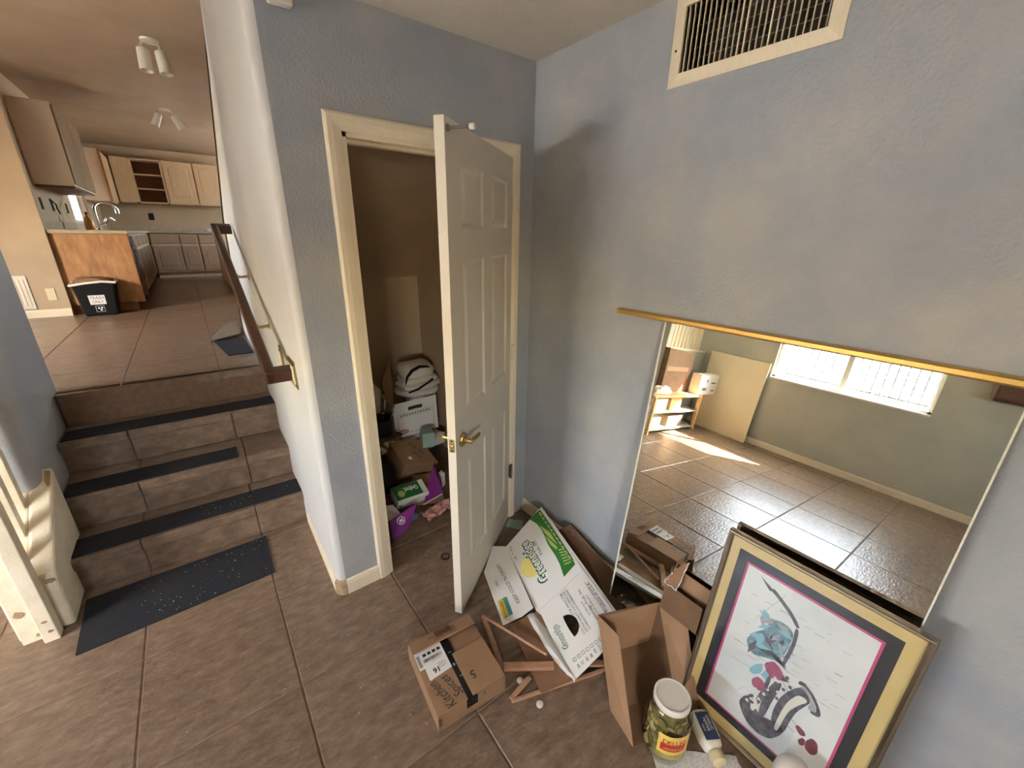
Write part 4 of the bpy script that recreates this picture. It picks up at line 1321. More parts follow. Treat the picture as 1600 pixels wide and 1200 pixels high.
pr = obj('print_sheet', MB().obox(pp(0.085, 0.099, -0.0128), pa_ * (0.437 - 0.085), pu_ * (0.670 - 0.099), pn_ * 0.0004), 'print', pic)
obj('black_mat', MB().obox(pp(0.046, 0.060, -0.0146), pa_ * 0.430, pu_ * 0.648, pn_ * 0.0008), 'black_mat', pic)
obj('pink_mat', MB().obox(pp(0.078, 0.092, -0.0138), pa_ * 0.366, pu_ * 0.585, pn_ * 0.0008), 'pink_mat', pic)
L0 = 0.0024
art('sax_neck', [[(0.125, 0.659), (0.139, 0.649), (0.169, 0.636), (0.166, 0.621), (0.146, 0.637)], [(0.164, 0.629), (0.171, 0.641), (0.201, 0.623), (0.231, 0.603), (0.254, 0.582), (0.267, 0.564), (0.258, 0.559), (0.236, 0.583), (0.213, 0.6), (0.187, 0.617)]], 'sax_dark', L0)
art('grey_wash', [[(0.183, 0.596), (0.186, 0.538), (0.183, 0.497), (0.207, 0.506), (0.237, 0.533), (0.261, 0.548), (0.248, 0.561), (0.215, 0.548)], [(0.15, 0.34), (0.20, 0.40), (0.24, 0.33), (0.26, 0.21), (0.20, 0.17), (0.13, 0.19), (0.10, 0.26)]], 'p_grey', L0 - 0.0006)
art('teal_leaves', [[(0.144, 0.411), (0.161, 0.455), (0.184, 0.484), (0.193, 0.535), (0.215, 0.548), (0.246, 0.547), (0.26, 0.529), (0.257, 0.475), (0.252, 0.435), (0.234, 0.405), (0.208, 0.392), (0.182, 0.375), (0.16, 0.381)]], 'p_teal', L0)
art('blue_petals', [[(0.164, 0.443), (0.181, 0.469), (0.197, 0.471), (0.189, 0.427), (0.176, 0.423)], [(0.178, 0.31), (0.195, 0.352), (0.212, 0.365), (0.217, 0.336), (0.197, 0.305)], [(0.232, 0.461), (0.249, 0.49), (0.253, 0.464), (0.244, 0.441)], [(0.216, 0.326), (0.226, 0.365), (0.242, 0.355), (0.238, 0.318)]], 'p_blue', L0 + 0.0005)
art('rose_petals', [[(0.213, 0.374), (0.235, 0.403), (0.256, 0.396), (0.271, 0.381), (0.266, 0.348), (0.242, 0.341), (0.226, 0.352)], [(0.196, 0.286), (0.209, 0.312), (0.23, 0.31), (0.241, 0.289), (0.229, 0.266), (0.205, 0.264)]], 'p_rose', L0 + 0.0008)
art('sax_body', [[(0.257, 0.344), (0.242, 0.281), (0.241, 0.233), (0.245, 0.18), (0.263, 0.188), (0.267, 0.263), (0.275, 0.326), (0.275, 0.349)], [(0.192, 0.207), (0.183, 0.171), (0.203, 0.139), (0.23, 0.118), (0.263, 0.114), (0.295, 0.13), (0.315, 0.169), (0.322, 0.199), (0.298, 0.206), (0.278, 0.196), (0.254, 0.186), (0.23, 0.196), (0.214, 0.23)],
                 [(0.28, 0.199), (0.277, 0.247), (0.282, 0.299), (0.294, 0.338), (0.313, 0.378), (0.333, 0.382), (0.354, 0.359), (0.344, 0.33), (0.331, 0.292), (0.325, 0.245), (0.323, 0.195), (0.305, 0.168)], [(0.267, 0.381), (0.291, 0.371), (0.267, 0.355)]], 'sax_dark', L0 + 0.0003)
art('sax_bell_mouth', [[(0.313, 0.378), (0.333, 0.382), (0.354, 0.359), (0.350, 0.335), (0.360, 0.330), (0.372, 0.338), (0.366, 0.358), (0.346, 0.382), (0.326, 0.393)]], 'p_grey', L0 + 0.0004)
art('sax_bell_rim', [[(0.309, 0.389), (0.312, 0.403), (0.326, 0.405), (0.354, 0.389), (0.375, 0.362), (0.385, 0.342), (0.381, 0.329), (0.363, 0.325), (0.358, 0.332), (0.373, 0.338), (0.368, 0.358), (0.347, 0.382), (0.327, 0.393), (0.316, 0.389)]], 'sax_dark', L0 + 0.0006)
leafs = []
random.seed(21)
for grp in range(3):
    gg = []
    for k in range(7):
        cx_, cy_ = random.uniform(0.165, 0.262), random.uniform(0.385, 0.545)
        a_ = random.uniform(0, 6.28)
        l_, w_ = random.uniform(0.018, 0.034), random.uniform(0.006, 0.012)
        gg.append([(cx_ + math.cos(a_ + t) * (l_ if q % 2 == 0 else w_), cy_ + math.sin(a_ + t) * (l_ if q % 2 == 0 else w_)) for q, t in enumerate((0, 1.57, 3.14, 4.71))])
    leafs.append(gg)
art('leaf_shapes', leafs[0], 'p_blue', L0 + 0.0004)
art('leaf_shapes', leafs[1], 'sax_dark', L0 + 0.0005)
art('leaf_shapes', leafs[2], 'p_grey', L0 + 0.0006)
art('sax_stem', [[(0.256, 0.56), (0.268, 0.555), (0.272, 0.50), (0.268, 0.44), (0.262, 0.40), (0.255, 0.42), (0.262, 0.50)], [(0.235, 0.345), (0.246, 0.345), (0.243, 0.25), (0.232, 0.20), (0.222, 0.21), (0.231, 0.27)]], 'sax_dark', L0 + 0.0007)
keys = []
random.seed(11)
for k in range(26):
    t = k / 25
    cx, cy = 0.205 + 0.09 * t + random.uniform(-.012, .012), 0.20 + 0.30 * t * random.uniform(.3, 1)
    keys.append([(cx + 0.006 * math.cos(q), cy + 0.007 * math.sin(q)) for q in (0, 1.2, 2.5, 3.8, 5.1)])
art('sax_keys', keys[::2], 'sax_light', L0 + 0.0010)
art('sax_key_shadows', keys[1::2], 'sax_dark', L0 + 0.0012)
art('sax_shine', [[(0.295, 0.18), (0.295, 0.217), (0.298, 0.266), (0.304, 0.31), (0.32, 0.353), (0.339, 0.359), (0.347, 0.351), (0.331, 0.323), (0.315, 0.282), (0.31, 0.244), (0.308, 0.204), (0.305, 0.179)], [(0.215, 0.213), (0.227, 0.235), (0.236, 0.213), (0.231, 0.179), (0.22, 0.18)]], 'sax_light', L0 + 0.0009)
art('fallen_petals', [[(0.34, 0.248), (0.348, 0.257), (0.369, 0.249), (0.371, 0.237), (0.36, 0.228), (0.348, 0.235)], [(0.358, 0.207), (0.366, 0.227), (0.375, 0.227), (0.377, 0.205), (0.366, 0.195)], [(0.375, 0.224), (0.386, 0.251), (0.403, 0.247), (0.411, 0.213), (0.399, 0.193), (0.38, 0.199)]], 'p_plum', L0)
scr = []
for k in range(64):
    a0 = random.uniform(0.10, 0.40)
    b0 = random.choice([0.36, 0.38, 0.40, 0.42, 0.44, 0.47, 0.50, 0.58, 0.60]) + random.uniform(-.004, .004)
    l_ = random.uniform(0.006, 0.03)
    if a0 + l_ < 0.43:
        scr.append([(a0, b0), (a0 + l_, b0 + 0.004), (a0 + l_, b0 + 0.0052), (a0, b0 + 0.0014)])
art('script_lines', scr, 'grey_ink', L0 - 0.0003)
ol = []
for c0, c1 in (((0.312, 0.262), (0.340, 0.252)), ((0.322, 0.225), (0.345, 0.222)), ((0.18, 0.23), (0.165, 0.20)), ((0.30, 0.33), (0.27, 0.36)), ((0.12, 0.31), (0.245, 0.33)), ((0.205, 0.64), (0.15, 0.50))):
    ol.append([c0, c1, (c1[0] + 0.0012, c1[1] + 0.0012), (c0[0] + 0.0012, c0[1] + 0.0012)])
art('ink_strokes', ol, 'sax_dark', L0)
obj('glass', MB().obox(pp(0.014, 0.014, -0.0105), pa_ * (PW - 0.028), pu_ * (PH - 0.028), pn_ * 0.0015), 'glass', pic)

# ================================================================== JAR, BOTTLE, PAPER, TUB
J = V((-0.438, -1.335, 0.003))
jar = thing('pickle_jar', 'big clear jar of pickle chips with white lid', 'jar', tuple(J))
jp = [(0.060, 0.0), (0.070, 0.004), (0.074, 0.016)]
z = 0.02
while z < 0.16:
    jp += [(0.0745, z), (0.0725, z + 0.007)]
    z += 0.014
jp += [(0.074, 0.17), (0.074, 0.185), (0.068, 0.203), (0.058, 0.216), (0.054, 0.222), (0.054, 0.232)]
obj('jar_body', MB().lathe(J, jp, 40), 'jar_glass', jar, smooth=True)
obj('lid', MB().lathe(J, [(0.058, 0.226), (0.0595, 0.228), (0.0595, 0.246), (0.0575, 0.2495), (0.0535, 0.2505), (0.0525, 0.2485), (0.0515, 0.2482), (0.049, 0.2482), (0.0, 0.2482)], 40), 'lid', jar, smooth=True)
sl_n = 0
pk0 = None
random.seed(5)
pos = []
for k in range(110):
    zz = 0.016 + 0.185 * (k / 110.0)
    a_ = k * 2.39996
    rr = random.uniform(0.052, 0.057) if zz < 0.18 else random.uniform(0.02, 0.042)
    p = J + V((rr * math.cos(a_), rr * math.sin(a_), zz))
    ax = V((math.cos(a_) + random.uniform(-.5, .5), math.sin(a_) + random.uniform(-.5, .5), random.uniform(-.3, .6))).normalized()
    r_ = random.uniform(0.012, 0.0165)
    mb = MB().lathe(p - ax * 0.003, [(r_ * 0.94, 0), (r_, 0.0015), (r_, 0.0045), (r_ * 0.94, 0.006)], 12, ax)
    obj('pickle_chip', mb, 'pickle' if k % 3 else 'pickle_skin', jar, smooth=True)
obj('brine', MB().lathe(J, [(0.05, 0.012), (0.056, 0.02), (0.056, 0.17), (0.04, 0.20)], 24), 'pickle_skin', jar, smooth=True)
# wrap-around label facing the viewer
ja = math.atan2(-0.40, -1.0) + 0.15
lw_ = 0.72


def cyl(a, z_, r_=0.0757):
    return J + V((r_ * math.cos(a), r_ * math.sin(a), z_))


def curved(name, a0, a1, z0_, z1_, r_, m, n=14):
    mb = MB()
    vs = []
    for i in range(n + 1):
        a = a0 + (a1 - a0) * i / n
        vs += [cyl(a, z0_, r_), cyl(a, z1_, r_), cyl(a, z0_, r_ - 0.0004), cyl(a, z1_, r_ - 0.0004)]
    fs = []
    for i in range(n):
        k = i * 4
        q = (k, k + 4, k + 5, k + 1) if a1 > a0 else (k + 1, k + 5, k + 4, k)
        fs += [q, (k + 2, k + 3, k + 7, k + 6)]
    mb.add(vs, fs)
    return obj(name, mb, m, jar)


LA = math.atan2(-0.40, -1.01) + 0.55
curved('label', LA - 0.75, LA + 0.75, 0.045, 0.158, 0.0757, 'lab_yellow')
curved('label_band', LA - 0.62, LA + 0.5, 0.085, 0.118, 0.0761, 'red')
curved('label_band', LA - 0.75, LA + 0.75, 0.045, 0.068, 0.0761, 'pickle')
for s_, z_, sz, m_, tot in (('DELUXE', 0.121, 0.028, 'red', 1.05), ('HAMBURGER DILLS', 0.094, 0.012, 'lab_yellow', 0.9)):
    for k, ch in enumerate(s_):
        if ch == ' ':
            continue
        a = LA - tot / 2 + tot * (k + 0.5) / len(s_)
        t_ = V((-math.sin(a), math.cos(a), 0))
        text('label_print', ch, cyl(a, z_, 0.0766), t_, (0, 0, 1), sz, m_, jar, align='CENTER', lift=0.0004)

bt = thing('squeeze_bottle', 'cream squeeze bottle with navy label lying beside the jar', 'bottle', (-0.31, -1.43, 0.04))
b0, b1_ = V((-0.275, -1.375, 0.034)), V((-0.352, -1.492, 0.034))
bd = (b1_ - b0).normalized()
bs2 = V((-bd.y, bd.x, 0))
bb = MB()
bprof = [(-0.010, 0.024, 0.024), (-0.004, 0.034, 0.030), (0.03, 0.038, 0.032), (0.072, 0.038, 0.032), (0.098, 0.032, 0.028), (0.110, 0.022, 0.021), (0.116, 0.017, 0.017)]
vs, fs = [], []
NB = 24
for h, ra_, rb_ in bprof:
    for k in range(NB):
        t = 2 * math.pi * k / NB
        cx_, cz_ = math.cos(t), math.sin(t)
        vs.append(b0 + bd * h + bs2 * (ra_ * math.copysign(abs(cx_) ** 0.75, cx_)) + V((0, 0, rb_ * math.copysign(abs(cz_) ** 0.75, cz_))))
for i in range(len(bprof) - 1):
    for k in range(NB):
        j = (k + 1) % NB
        fs.append((i * NB + k, (i + 1) * NB + k, (i + 1) * NB + j, i * NB + j))
fs += [tuple(range(NB)), tuple(reversed(range((len(bprof) - 1) * NB, len(bprof) * NB)))]
bb.add(vs, fs)
obj('bottle_body', bb, 'bottle', bt, smooth=True)
obj('cap', MB().lathe(b0 + bd * 0.114, [(0.024, 0), (0.026, 0.002), (0.0245, 0.028), (0.019, 0.032)], 28, bd), 'cap', bt, smooth=True)
lz = V((0, 0, 0.0328))
lb = obj('label', MB().obox(b0 + bd * 0.004 - bs2 * 0.025 + lz - V((0, 0, 0.003)), bd * 0.088, bs2 * 0.050, V((0, 0, 0.0036))), 'navy', bt, bevel=0.004)
for s_, h, off, sz in (('GARLIC', 0.022, 0.013, 0.014), ('PEPPER', 0.030, -0.001, 0.014), ('blend', 0.05, -0.013, 0.010)):
    text('label_print', s_, b0 + bd * (h - 0.006) + bs2 * (off - 0.005) + lz + V((0, 0, 0.0007)), bd, bs2, sz, 'white_ink', lb, lift=0.0006)

nw = MB()
NX, NY = 12, 9
n0, nu, nv_ = V((-0.487, -1.312, 0.001)), V((0.215, -0.20, 0)), V((-0.10, -0.15, 0))
vs = []
random.seed(9)
for i in range(NX + 1):
    for j in range(NY + 1):
        p = n0 + nu * (i / NX) + nv_ * (j / NY)
        vs.append(p + V((random.uniform(-.003, .003), random.uniform(-.003, .003), 0.0005 + 0.004 * random.random() * (0.2 + (i / NX) ** 2 * 2))))
fs = [(i * (NY + 1) + j, i * (NY + 1) + j + 1, (i + 1) * (NY + 1) + j + 1, (i + 1) * (NY + 1) + j) for i in range(NX) for j in range(NY)]
tag(obj('crumpled_paper', nw.add(vs, fs), 'news', smooth=True), 'crumpled grey printed paper on floor under the jar', 'paper')
tb = thing('plastic_jug', 'cream plastic jug with domed top before the framed print', 'jug', (-0.315, -1.665, 0))
tbo = V((-0.315, -1.665, 0.0))
obj('jug_body', MB().lathe(tbo, [(0.046, 0), (0.050, 0.005), (0.051, 0.15), (0.049, 0.17)], 32), 'bottle', tb, smooth=True)
obj('domed_top', MB().lathe(tbo, [(0.050, 0.169), (0.0505, 0.185), (0.048, 0.21), (0.041, 0.228), (0.029, 0.240), (0.014, 0.246), (0.0, 0.247)], 32), 'lid', tb, smooth=True)

# ================================================================== CLOSET CONTENTS
fb = thing('file_box', 'white file storage box with red oval logo in the closet', 'box', (-0.3, 1.0, 0.26))
q0 = V((-0.475, 0.93, 0.262))
qu, qv = V((0.335, -0.02, 0.015)), V((0.03, 0.30, 0.0))
qw = V((-0.02, -0.02, 0.285))
fbm = MB()
fbm.obox(q0, qu, qv, V((0, 0, 0.004)))
for o_, u_ in ((q0, qv), (q0 + qu, qv)):
    fbm.obox(o_, u_, qu.normalized() * 0.004, qw)
fbm.obox(q0 + qv, qu, qv.normalized() * 0.004, qw)
obj('box_body', fbm, 'white_card', fb)
# front with an oblong hand hole
frn = MB()
un_, wn2 = qu.normalized(), qw.normalized()
LW, LH = qu.length, qw.length
outer = [(0, 0), (LW, 0), (LW, LH), (0, LH)]
inner = [(0.115, LH - 0.075), (0.225, LH - 0.075), (0.225, LH - 0.045), (0.115, LH - 0.045)]
vs = [q0 + un_ * a + wn2 * b for a, b in outer + inner]
nb = qv.normalized() * 0.004
vs += [p + nb for p in vs]
fs = []
for i in range(4):
    j = (i + 1) % 4
    fs += [(i, j, 4 + j, 4 + i), (8 + j, 8 + i, 12 + i, 12 + j), (4 + i, 4 + j, 12 + j, 12 + i), (j, i, 8 + i, 8 + j)]
frn.add(vs, fs)
fro = obj('box_front', frn, 'white_card', fb)
flat('red_logo', [[(0.062 + 0.040 * math.cos(t * math.pi / 12), 0.045 + 0.018 * math.sin(t * math.pi / 12)) for t in range(24)]], q0, un_, wn2, 'red', fro, 0.001)
flat('logo_center', [[(0.062 + 0.031 * math.cos(t * math.pi / 12), 0.045 + 0.009 * math.sin(t * math.pi / 12)) for t in range(24)]], q0, un_, wn2, 'white_ink', fro, 0.0015)
flat('logo_bar', [rect(0.036, 0.042, 0.088, 0.048)], q0, un_, wn2, 'red', fro, 0.002)
flat('form_lines', [rect(0.03, 0.195, 0.31, 0.197), rect(0.03, 0.165, 0.31, 0.167), rect(0.03, 0.03, 0.032, 0.195), rect(0.308, 0.03, 0.31, 0.195), rect(0.03, 0.03, 0.31, 0.032)] + [rect(0.05 + k * 0.022, 0.175, 0.064 + k * 0.022, 0.187) for k in range(11)], q0, un_, wn2, 'grey_ink', fro, 0.001)

# folded bedding with black straps on the file box
bed = thing('folded_bedding', 'folded white bedding with black straps heaped on the file box', 'bedding', (-0.3, 1.07, 0.55))


def blob(name, c, r, m, parent, n1=16, n2=24, wob=0.08, seed=1, pw=0.7):
    random.seed(seed)
    ph = [random.uniform(0, 6.28) for _ in range(6)]
    vs, fs = [], []
    for i in range(n1 + 1):
        th_ = math.pi * i / n1
        for k in range(n2):
            t = 2 * math.pi * k / n2
            x_, y_, z_ = math.sin(th_) * math.cos(t), math.sin(th_) * math.sin(t), math.cos(th_)
            f_ = lambda q: math.copysign(abs(q) ** pw, q)
            w_ = 1 + wob * (math.sin(3 * t + ph[0]) * math.sin(2 * th_ + ph[1]) + 0.6 * math.sin(7 * t + ph[2]) * math.sin(5 * th_ + ph[3]))
            vs.append(V(c) + V((f_(x_) * r[0] * w_, f_(y_) * r[1] * w_, f_(z_) * r[2] * w_)))
    for i in range(n1):
        for k in range(n2):
            j = (k + 1) % n2
            fs.append((i * n2 + k, (i + 1) * n2 + k, (i + 1) * n2 + j, i * n2 + j))
    return obj(name, MB().add(vs, fs), m, parent, smooth=True)


for k, (c, r) in enumerate((((-0.21, 1.08, 0.565), (0.165, 0.13, 0.034)), ((-0.20, 1.08, 0.615), (0.165, 0.13, 0.032)), ((-0.215, 1.085, 0.662), (0.145, 0.12, 0.034)), ((-0.215, 1.09, 0.725), (0.130, 0.11, 0.062)))):
    blob('fold', c, r, 'cloth', bed, seed=20 + k)
s1 = [(-0.345, 0.99, 0.65), (-0.335, 0.975, 0.71), (-0.30, 0.965, 0.755), (-0.24, 0.970, 0.775), (-0.18, 0.972, 0.768), (-0.15, 0.975, 0.755)]
s2 = [(-0.34, 0.955, 0.595), (-0.27, 0.945, 0.612), (-0.19, 0.945, 0.645), (-0.14, 0.955, 0.665)]
obj('strap', MB().tube(s1, [0.004, 0.010, 0.012, 0.012, 0.009, 0.003], 8), 'black', bed, smooth=True)
obj('strap', MB().tube(s2, [0.006, 0.009, 0.007, 0.009], 8), 'black', bed, smooth=True)
tall = thing('flapped_carton', 'brown carton pieces standing with a raised flap in file box', 'cardboard', (-0.43, 1.13, 0.3))
obj('carton_panel', MB().prism([(-0.43, 1.16, 0.30), (-0.28, 1.16, 0.30), (-0.285, 1.16, 0.66), (-0.34, 1.16, 0.68), (-0.43, 1.16, 0.62)], (0, 0.006, 0)), 'kraft_dark', tall)
obj('raised_flap', MB().prism([(-0.455, 1.10, 0.45), (-0.485, 1.10, 0.66), (-0.470, 1.10, 0.70), (-0.419, 1.10, 0.80), (-0.413, 1.10, 0.64), (-0.418, 1.10, 0.45)], (0.01, 0.006, 0.0)), 'kraft', tall)
low = tag(obj('low_carton', MB().box((-0.76, 0.80, 0.26), (-0.50, 1.2, 0.345)).box((-0.80, 0.78, 0.345), (-0.49, 1.2, 0.355)), 'kraft_dark'), 'flat brown carton low in the closet left of file box', 'box')
ut = thing('utensil_bin', 'dark bin of metal utensils left of the file box', 'bin', (-0.585, 0.90, 0.356))
obj('bin', MB().lathe((-0.585, 0.90, 0.356), [(0.075, 0), (0.085, 0.12), (0.078, 0.12), (0.07, 0.02)], 20), 'black_bag', ut, smooth=True)
random.seed(13)
for k in range(7):
    a_ = k * 0.9
    p = V((-0.585 + 0.04 * math.cos(a_), 0.90 + 0.04 * math.sin(a_), 0.38))
    q = p + V((0.05 * math.cos(a_), 0.04 * math.sin(a_) - 0.03, random.uniform(0.16, 0.24)))
    obj('utensil', MB().tube([p, p * 0.4 + q * 0.6, q], [0.003, 0.004, 0.011], 6), 'chrome', ut, smooth=True)
tag(obj('card_sheet', MB().prism([(-0.62, 1.06, 0.45), (-0.53, 1.06, 0.45), (-0.51, 1.06, 0.62), (-0.58, 1.06, 0.71)], (0, 0.006, 0)), 'cloth'), 'pale grey sheet propped behind utensil bin in the closet', 'card')
wbag = thing('plastic_bag', 'crumpled white plastic bag below the white file box', 'bag', (-0.55, 0.9, 0.2))
blob('bag', (-0.575, 0.86, 0.285), (0.085, 0.07, 0.055), 'cloth', wbag, wob=0.2, seed=31)
wb2 = thing('plastic_bag', 'limp pale plastic bag directly under the file box', 'bag', (-0.3, 0.9, 0.2))
blob('bag', (-0.29, 0.95, 0.195), (0.19, 0.11, 0.065), 'cloth', wb2, wob=0.16, seed=32)
dark = thing('black_bag', 'black bag slumped at left of the closet pile', 'bag', (-0.72, 0.7, 0))
blob('bag', (-0.755, 0.80, 0.125), (0.16, 0.22, 0.13), 'black_bag', dark, wob=0.1, seed=33)
crd = thing('coiled_cable', 'black cable tangle between the bags and file box', 'cable', (-0.5, 0.85, 0.3))
random.seed(17)
obj('cable', MB().tube([(-0.50 + random.uniform(-.03, .03), 0.83 + random.uniform(-.03, .03), 0.36 - k * 0.012) for k in range(14)], 0.006, 6), 'black', crd, smooth=True)

pk = thing('shipping_carton', 'tilted brown carton with black print in the closet', 'box', (-0.47, 0.7, 0.2))
k0, ku_, kv_ = V((-0.553, 0.60, 0.226)), V((0.245, 0.0, -0.055)), V((-0.03, 0.20, 0.105))
kn_ = ku_.cross(kv_).normalized()
obj('carton_body', MB().obox(k0 - kn_ * 0.16, ku_, kv_, kn_ * 0.16), 'kraft', pk, bevel=0.002)
obj('open_flap', MB().sheet(k0 + ku_ * 0.3 - kn_ * 0.16, k0 + ku_ * 0.98 - kn_ * 0.16, k0 + ku_ * 1.0 - kn_ * 0.16 + V((0.02, -0.10, -0.02)), k0 + ku_ * 0.3 - kn_ * 0.16 + V((0, -0.12, -0.01)), 0.004), 'kraft_in', pk)
kuu, kvv = ku_.normalized(), kv_.normalized()
text('carton_print', 'PICK ME UP', k0 + kuu * 0.20 + kvv * 0.10, -kuu * 0.5 + kvv, -kuu - kvv * 0.5, 0.030, 'ink', pk, width=0.13, lift=0.001)
text('carton_print', 'REUSE', k0 + kuu * 0.16 + kvv * 0.06, -kuu * 0.5 + kvv, -kuu - kvv * 0.5, 0.022, 'ink', pk, width=0.08, lift=0.001)
flat('carton_label', [rect(0.06, 0.05, 0.085, 0.075)], k0, kuu, kvv, 'paper', pk, 0.001)

tis = thing('napkin_pack', 'green and white napkin pack lying in the closet pile', 'napkins', (-0.6, 0.45, 0.05))
t0, tu, tv = V((-0.700, 0.39, 0.115)), V((0.215, -0.005, -0.005)), V((0.0, 0.115, 0.045))
tn = tu.cross(tv).normalized()
obj('pack', MB().obox(t0 - tn * 0.075, tu, tv, tn * 0.075), 'white_card', tis, bevel=0.006)
tuu, tvv = tu.normalized(), tv.normalized()
tg = flat('pack_print', [rect(0.004, 0.012, 0.178, 0.118)], t0, tuu, tvv, 'tissue_green', tis, 0.0009)
text('pack_lettering', 'Quilted', t0 + tuu * 0.165 + tvv * 0.085, -tuu, -tvv, 0.040, 'white_ink', tg, width=0.09, lift=0.0016, bold=0.001)
text('pack_lettering', 'dinner napkins', t0 + tuu * 0.13 + tvv * 0.095, -tuu, -tvv, 0.014, 'white_ink', tg, width=0.07, lift=0.0016)
flat('pack_fruit', [[(0.045 + 0.022 * math.cos(t * math.pi / 8), 0.055 + 0.026 * math.sin(t * math.pi / 8)) for t in range(16)]], t0, tuu, tvv, 'ltgreen', tg, 0.0016)
flat('pack_seal', [[(0.02 + 0.010 * math.cos(t * math.pi / 8), 0.03 + 0.010 * math.sin(t * math.pi / 8)) for t in range(16)]], t0 - tn * 0.075, tuu, tn, 'tissue_green', tis, 0.0012)
tag(obj('inner_carton', MB().sheet((-0.56, 0.42, 0.02), (-0.40, 0.34, 0.02), (-0.34, 0.58, 0.10), (-0.50, 0.62, 0.12), 0.004).sheet((-0.44, 0.70, 0.02), (-0.32, 0.62, 0.02), (-0.33, 0.60, 0.19), (-0.44, 0.66, 0.19), 0.004), 'kraft'), 'torn brown carton walls right of the napkin pack', 'box')
pu1 = thing('purple_bag', 'purple printed packet with white logo at closet threshold', 'packet', (-0.76, 0.26, 0))
a0, a1, a2 = V((-0.795, 0.285, 0.085)), V((-0.615, 0.30, 0.125)), V((-0.815, 0.205, 0.004))
a3 = V((-0.70, 0.235, 0.03))
obj('packet', MB().prism([a0, a2, V((-0.745, 0.225, 0.012)), a3, a1], V((0.0, 0.006, 0.003))), 'purple', pu1)
pn1 = (a2 - a0).cross(a1 - a0).normalized()
if pn1.y > 0:
    pn1 = -pn1
uu1 = (a1 - a0).normalized()
vv1 = pn1.cross(uu1)
ring_ = lambda r0_, r1_, c_: [[(c_[0] + r * math.cos(t), c_[1] + r * math.sin(t)) for r, t in ((r0_, t0_), (r1_, t0_), (r1_, t1_), (r0_, t1_))] for t0_, t1_ in [(k * math.pi / 10, (k + 1) * math.pi / 10) for k in range(20)]]
flat('packet_logo', ring_(0.020, 0.024, (0.055, -0.03)) + [[(0.042, -0.035), (0.05, -0.018), (0.058, -0.026), (0.068, -0.018), (0.066, -0.036)], rect(0.036, -0.042, 0.074, -0.039)], a0, uu1, vv1, 'white_ink', pu1, 0.0012)
pu2 = tag(obj('purple_card', MB().prism([(-0.38, 0.53, 0.20), (-0.36, 0.50, 0.02), (-0.40, 0.37, 0.075), (-0.545, 0.36, 0.055)], (0.006, 0.004, 0.003)), 'purple'), 'purple card sheet standing behind the pink crumpled paper', 'card')
tag(obj('white_edge_strip', MB().tube([(-0.55, 0.352, 0.06), (-0.405, 0.365, 0.075)], 0.004, 6), 'white_plastic'), 'white strip along foot of the purple card sheet', 'strip')
ppk = MB()
random.seed(23)
NX, NY = 10, 8
vs = []
for i in range(NX + 1):
    for j in range(NY + 1):
        vs.append(V((-0.585 + 0.20 * i / NX + 0.02 * j / NY, 0.335 - 0.10 * j / NY + 0.05 * i / NX, 0.004 + 0.045 * random.random() * (1 - abs(j / NY - .45)))))
tag(obj('pink_wrapping_paper', ppk.add(vs, [(i * (NY + 1) + j, i * (NY + 1) + j + 1, (i + 1) * (NY + 1) + j + 1, (i + 1) * (NY + 1) + j) for i in range(NX) for j in range(NY)]), 'pink_paper'), 'pink crumpled paper on the closet floor', 'paper')
tag(obj('small_white_card', MB().prism([(-0.80, 0.33, 0.06), (-0.70, 0.31, 0.055), (-0.73, 0.40, 0.105), (-0.79, 0.42, 0.11)], (0, 0, 0.004)), 'white_card'), 'small white card tucked above the purple packet', 'card')
tag(obj('blue_pouch', MB().chbox((-0.70, 0.30, 0.004), (0.10, 0.02, 0), (-0.01, 0.06, 0), (0, 0, 0.03), 0.01), mat('blue_pouch', (70, 100, 130), rough=0.5)), 'small blue pouch between napkin pack and purple packet', 'pouch')
tag(obj('teal_tissue_box', MB().chbox((-0.36, 0.72, 0.245), (0.085, -0.02, 0), (0.02, 0.09, 0), (0, 0, 0.11), 0.004), 'tealcard'), 'small teal and white box right of brown carton in closet', 'box')
tag(obj('white_wrapper', MB().chbox((-0.335, 0.50, 0.02), (0.03, 0.01, 0.01), (0.0, 0.05, 0.0), (0, 0, 0.10), 0.008), 'white_plastic'), 'white wrapper scrap beside the closet door edge', 'wrapper')

# ================================================================== KITCHEN
def arch_door(parent, o, u, z0, z1, w, n, m='pickled'):
    """cabinet door with an arched raised panel; o lower corner in plan, u along, n out of the face"""
    o, u, n = V(o), V(u), V(n)
    d = obj('door', MB().obox(o + V((0, 0, z0)), u * w, V((0, 0, z1 - z0)), n * 0.018), m, parent, bevel=0.004)
    e = 0.055
    pts = [(e, e), (w - e, e), (w - e, (z1 - z0) - e - 0.05)]
    for k in range(1, 8):
        t = k / 8
        pts.append((w - e - (w - 2 * e) * t, (z1 - z0) - e - 0.05 + 0.05 * math.sin(math.pi * t)))
    pts.append((e, (z1 - z0) - e - 0.05))
    c = (sum(p[0] for p in pts) / len(pts), sum(p[1] for p in pts) / len(pts))
    L = len(pts)
    vs = []
    for sc, h in ((1.0, 0.0182), (0.96, 0.012), (0.82, 0.022)):
        vs += [o + u * (c[0] + (a - c[0]) * sc) + V((0, 0, z0 + c[1] + (b - c[1]) * sc)) + n * h for a, b in pts]
    fs = []
    for r_ in range(2):
        for i in range(L):
            j = (i + 1) % L
            fs.append((r_ * L + i, r_ * L + j, (r_ + 1) * L + j, (r_ + 1) * L + i))
    fs.append(tuple(range(2 * L, 3 * L)))
    if u.cross(V((0, 0, 1))).dot(n) < 0:
        fs = [tuple(reversed(f)) for f in fs]
    obj('raised_panel', MB().add(vs, fs), m, d)
    return d


